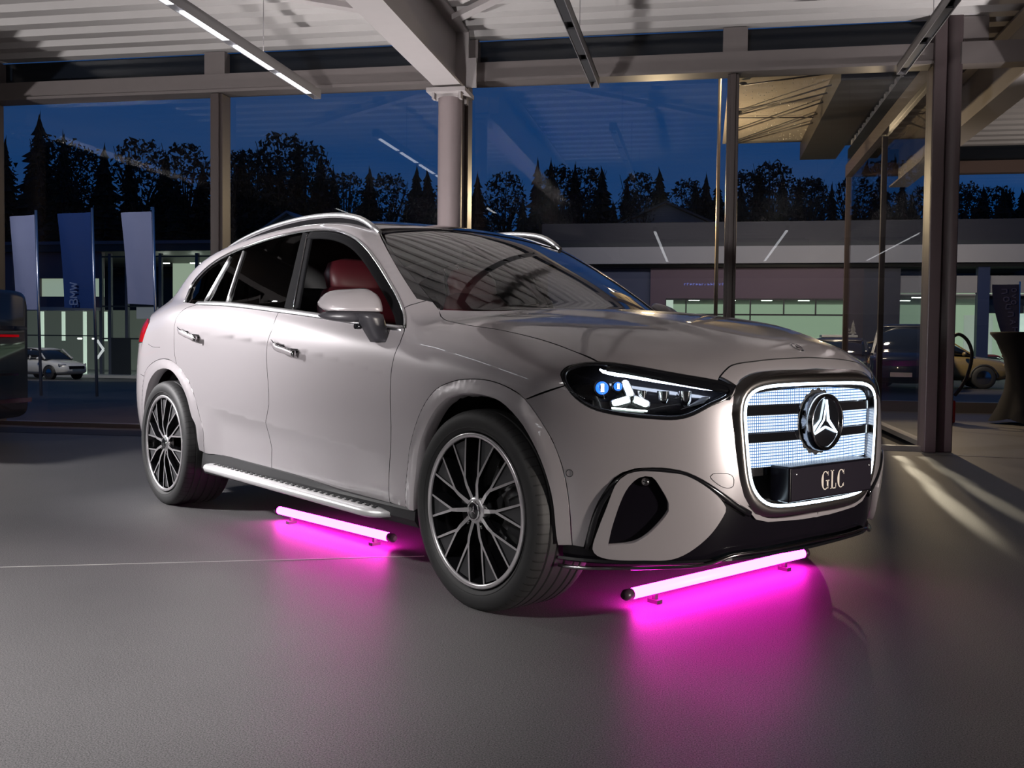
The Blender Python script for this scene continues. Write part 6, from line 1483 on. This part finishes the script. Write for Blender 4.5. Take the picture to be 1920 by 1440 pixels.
# ------------------------------------------------------------------ showroom on the left
b2=empty('showroom','tall glazed showroom with green-white light at the far left across the street','building',matrix=BM)
B=lambda n,m,a,c: bx(n,m,a,c,par=b2)
B('roof',M['bframe'],(-52,41.6,6.0),(-28.6,52.6,6.5)); B('wall',M['mauve'],(-52,42.,4.5),(-36.1,42.3,6.0)); B('roof_edge',mat('grey_roof_edge',(.10,.10,.13),.6),(-52,41.5,6.40),(-28.6,41.7,6.58))
B('wall',M['mauve'],(-52,42.,2.9),(-40.1,42.3,4.5)); B('wall',M['mauve'],(-52,42,2.75),(-36.1,42.3,3.45)); B('canopy_edge',M['fascia'],(-52,41.2,2.62),(-36.1,42.3,2.82))
B('lit_band',M['glow_wall'],(-40.1,42.2,3.45),(-36.1,42.25,4.5))
B('back_wall',M['glow_wall'],(-36.2,50,-1.2),(-28.6,50.2,6.0)); B('back_wall',mat('dim_glow_wall',(.3,.32,.28),.7,emit=(.30,.36,.28),estr=.16),(-52,52,-1.2),(-36.2,52.2,3.)); B('floor_slab',M['shopfloor'],(-52,42.3,-1.16),(-28.6,52,-1.06)); B('plinth',M['shopfloor'],(-52,40.2,-1.15),(-28.6,42.2,-1.0))  # dim back wall: its light is put into the material too
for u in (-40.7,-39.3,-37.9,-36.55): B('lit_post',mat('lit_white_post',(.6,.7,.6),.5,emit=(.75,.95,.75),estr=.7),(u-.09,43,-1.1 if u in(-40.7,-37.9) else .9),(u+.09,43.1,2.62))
for u in (-36.12,-35.55,-34.5,-32.4,-30.16,-28.8): B('window_frame',mat('steel_blue_frame',(.07,.08,.10),.5),(u-.09,41.9,-1.1),(u+.09,42.1,5.9))
for z in (5.72,2.9,1.05): B('window_frame',M['bframe'],(-36.2,41.92,z-.04),(-28.6,42.05,z+.04))
for z in (1.2,): B('window_frame',M['bframe'],(-52,42.0,z-.03),(-36.2,42.1,z+.03))
B('display_board',M['bframe'],(-35.4,41.8,-1.1),(-34.2,41.88,1.1)); B('poster',mat('glowing_poster',(.25,.27,.28),.6,emit=(.3,.33,.34),estr=.25),(-33.9,41.95,2.2),(-32.5,42.0,2.9))  # poster brightness is a glow put into its material
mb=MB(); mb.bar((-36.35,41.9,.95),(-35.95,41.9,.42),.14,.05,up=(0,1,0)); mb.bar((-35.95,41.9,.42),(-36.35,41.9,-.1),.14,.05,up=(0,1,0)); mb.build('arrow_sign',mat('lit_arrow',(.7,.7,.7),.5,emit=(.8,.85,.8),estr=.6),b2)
for u in (-35,-33.4,-31.4,-29.6): 
    for z in (2.95,5.5): B('ceiling_lamp',M['lit_lamp'],(u-.3,44,z),(u+.3,44.2,z+.04))
for u in (-39.6,-38.6,-37.4): B('ceiling_lamp',M['lit_lamp'],(u-.12,45,1.0),(u+.12,45.1,1.08))
# houses up the slope
def house(label,u,v,w,d,z0,ze,zr,m,mr,lit):
    t=empty('house',label,'house',matrix=at(u,v,0))
    mb=MB(); mb.prism([(-w/2,z0),(w/2,z0),(w/2,ze),(0,zr),(-w/2,ze)],0,d,lambda x,y,h:(x,h,y)); mb.build('walls',m,t)
    for s in (-1,1):
        mb=MB(); mb.add([(0,-.4,zr+.08),(0,d,zr+.08),(s*(w/2+.5),d,ze-.15),(s*(w/2+.5),-.4,ze-.15),(0,-.4,zr+.24),(0,d,zr+.24),(s*(w/2+.5),d,ze+.01),(s*(w/2+.5),-.4,ze+.01)],[(0,1,2,3),(4,5,6,7),(0,3,7,4),(2,3,7,6),(1,2,6,5),(0,1,5,4)]); mb.build('roof',mr,t)
    return t
M['housewall']=mat('dusk_blue_render',(.05,.075,.12),.8); M['houseroof']=mat('blue_grey_roof',(.10,.13,.20),.6)
h1=house('dark gabled house with one warm lit window above the dealership',-5.2,70.6,7.2,8,6.,10.6,12.2,M['housewall'],mat('dark_roof',(.03,.035,.05),.7),True)
for k in range(3):
    mb=MB(); mb.box((-.42+.52*k,-.06,9.95),(.02+.52*k,.02,10.65)); mb.build('lit_window',emis('warm_window',(1.,.76,.45),1.6),h1)
mb=MB(); mb.box((-.55,-.04,9.85),(1.9,.01,10.8)); mb.build('window_frame',M['bframe'],h1)
t=empty('string_lights','string of small warm lights along a balcony right of the lit house window','lights',matrix=at(0,70.5,0))
M['fairy']=emis('fairy_light',(1.,.85,.6),6.)
mb=MB()
for k in range(13): mb.ball((-2.0+.125*k*1.05,0,10.36-.12*math.sin(k/12*PI)+.03*(k%2)),.045,6,4)
mb.build('bulbs',M['fairy'],t)
house('pale blue roofed house above the left showroom',-31.2,57.,8.5,9,3.,7.2,10.0,M['housewall'],M['houseroof'],False)

# ================================================================== lamps
# unseen spots added to light the car's flank and bumper and the floor
lamp('SPOT','unseen_spot',(-8.5,-6.1,2.7),1850,(1.,.97,.98),aim=(-5.3,-4.6,1.35),spot_size=math.radians(46),spot_blend=.8,shadow_soft_size=.14)
lamp('SPOT','floor_fill_spot',(-5.6,-10.4,3.8),2100,(1.,.97,.95),aim=(-4.6,-8.0,0),spot_size=math.radians(52),spot_blend=1.,shadow_soft_size=.2)
lamp('SPOT','floor_fill_spot',(-11.2,-3.4,3.7),1150,(1.,.97,.96),aim=(-7.4,-4.4,0),spot_size=math.radians(62),spot_blend=1.,shadow_soft_size=.2)
lamp('SPOT','unseen_spot',(5.6,-9.6,.62),2700,(1.,.90,.82),aim=(-2.2,-6.6,.6),spot_size=math.radians(24),spot_blend=1.,shadow_soft_size=.25)
# unseen uplights added to brighten the sheet ceiling, beam and column
for a,b_,en,sz in (((-4.3,-9.4,1.15),(-4.2,-1.3,3.9),560,70),((1.9,-1.7,1.1),(.1,-1.5,4.),520,62),((-5.05,-1.5,.12),(-4.75,-2.3,3.5),330,110),((-12.,-5.2,1.6),(-8.2,-1.3,4.),420,64)):
    lamp('SPOT','fill_uplight',a,en*1.5,(1.,.96,.95),aim=b_,spot_size=math.radians(sz),spot_blend=1.,shadow_soft_size=.10)
# wing and yard fills added, then warm lamps by the pole and wing corner
lamp('SPOT','fill_uplight',(5.,2.4,1.4),300,(1.,.9,.82),aim=(1.8,4.2,4.),spot_size=math.radians(80),spot_blend=1.,shadow_soft_size=.1)
lamp('SPOT','yard_fill_light',(-9.,2.2,4.5),330,(1.,.55,.32),aim=(-8.5,3.6,0),spot_size=math.radians(110),spot_blend=.8,shadow_soft_size=.2)
lamp('SPOT','wing_lamp',(.40,5.6,3.0),300,(1.,.74,.44),aim=(1.1,-.5,0),spot_size=math.radians(85),spot_blend=.5,shadow_soft_size=.05)
lamp('POINT','canopy_lamp',(-2.9,5.4,3.2),330,(1.,.74,.42),shadow_soft_size=.10)
for (u0,v0_),(u1,v1_),en in (((-.40,-.36),(-.70,-4.29),1.),((-.20,-.30),(-.36,-3.95),.6)):  # narrow spots added to draw the light streaks on the floor
    for t_,e_ in ((.10,6500),(.42,10500),(.80,17000)):
        lamp('SPOT','added_streak_spot',(-.13,6.32,.62),e_*en,(1.,.86,.62),aim=(u0+(u1-u0)*t_,v0_+(v1_-v0_)*t_,0.),spot_size=math.radians(.95),spot_blend=.9,shadow_soft_size=.02)

# ------------------------------------------------------------------ camera (35 mm, about a metre above the floor)
def make_camera():
    x,y,z,yaw,pitch,roll=CAMP
    F=Vector((math.cos(yaw)*math.cos(pitch),math.sin(yaw)*math.cos(pitch),math.sin(pitch))); R=Vector((math.sin(yaw),-math.cos(yaw),0)); U=R.cross(F)
    R2=R*math.cos(roll)+U*math.sin(roll); U2=-R*math.sin(roll)+U*math.cos(roll)
    cd=bpy.data.cameras.new('camera'); cd.lens=1870.716*36/1920; cd.sensor_width=36; cd.clip_end=900; cd.clip_start=.05
    co=bpy.data.objects.new('camera',cd); COL.objects.link(co)
    co.matrix_world=Matrix(((R2.x,U2.x,-F.x,x),(R2.y,U2.y,-F.y,y),(R2.z,U2.z,-F.z,z),(0,0,0,1)))
    scene.camera=co

make_camera()
vs=scene.view_settings; vs.view_transform='Standard'; vs.look='None'; vs.gamma=1; vs.use_curve_mapping=False; vs.exposure=0
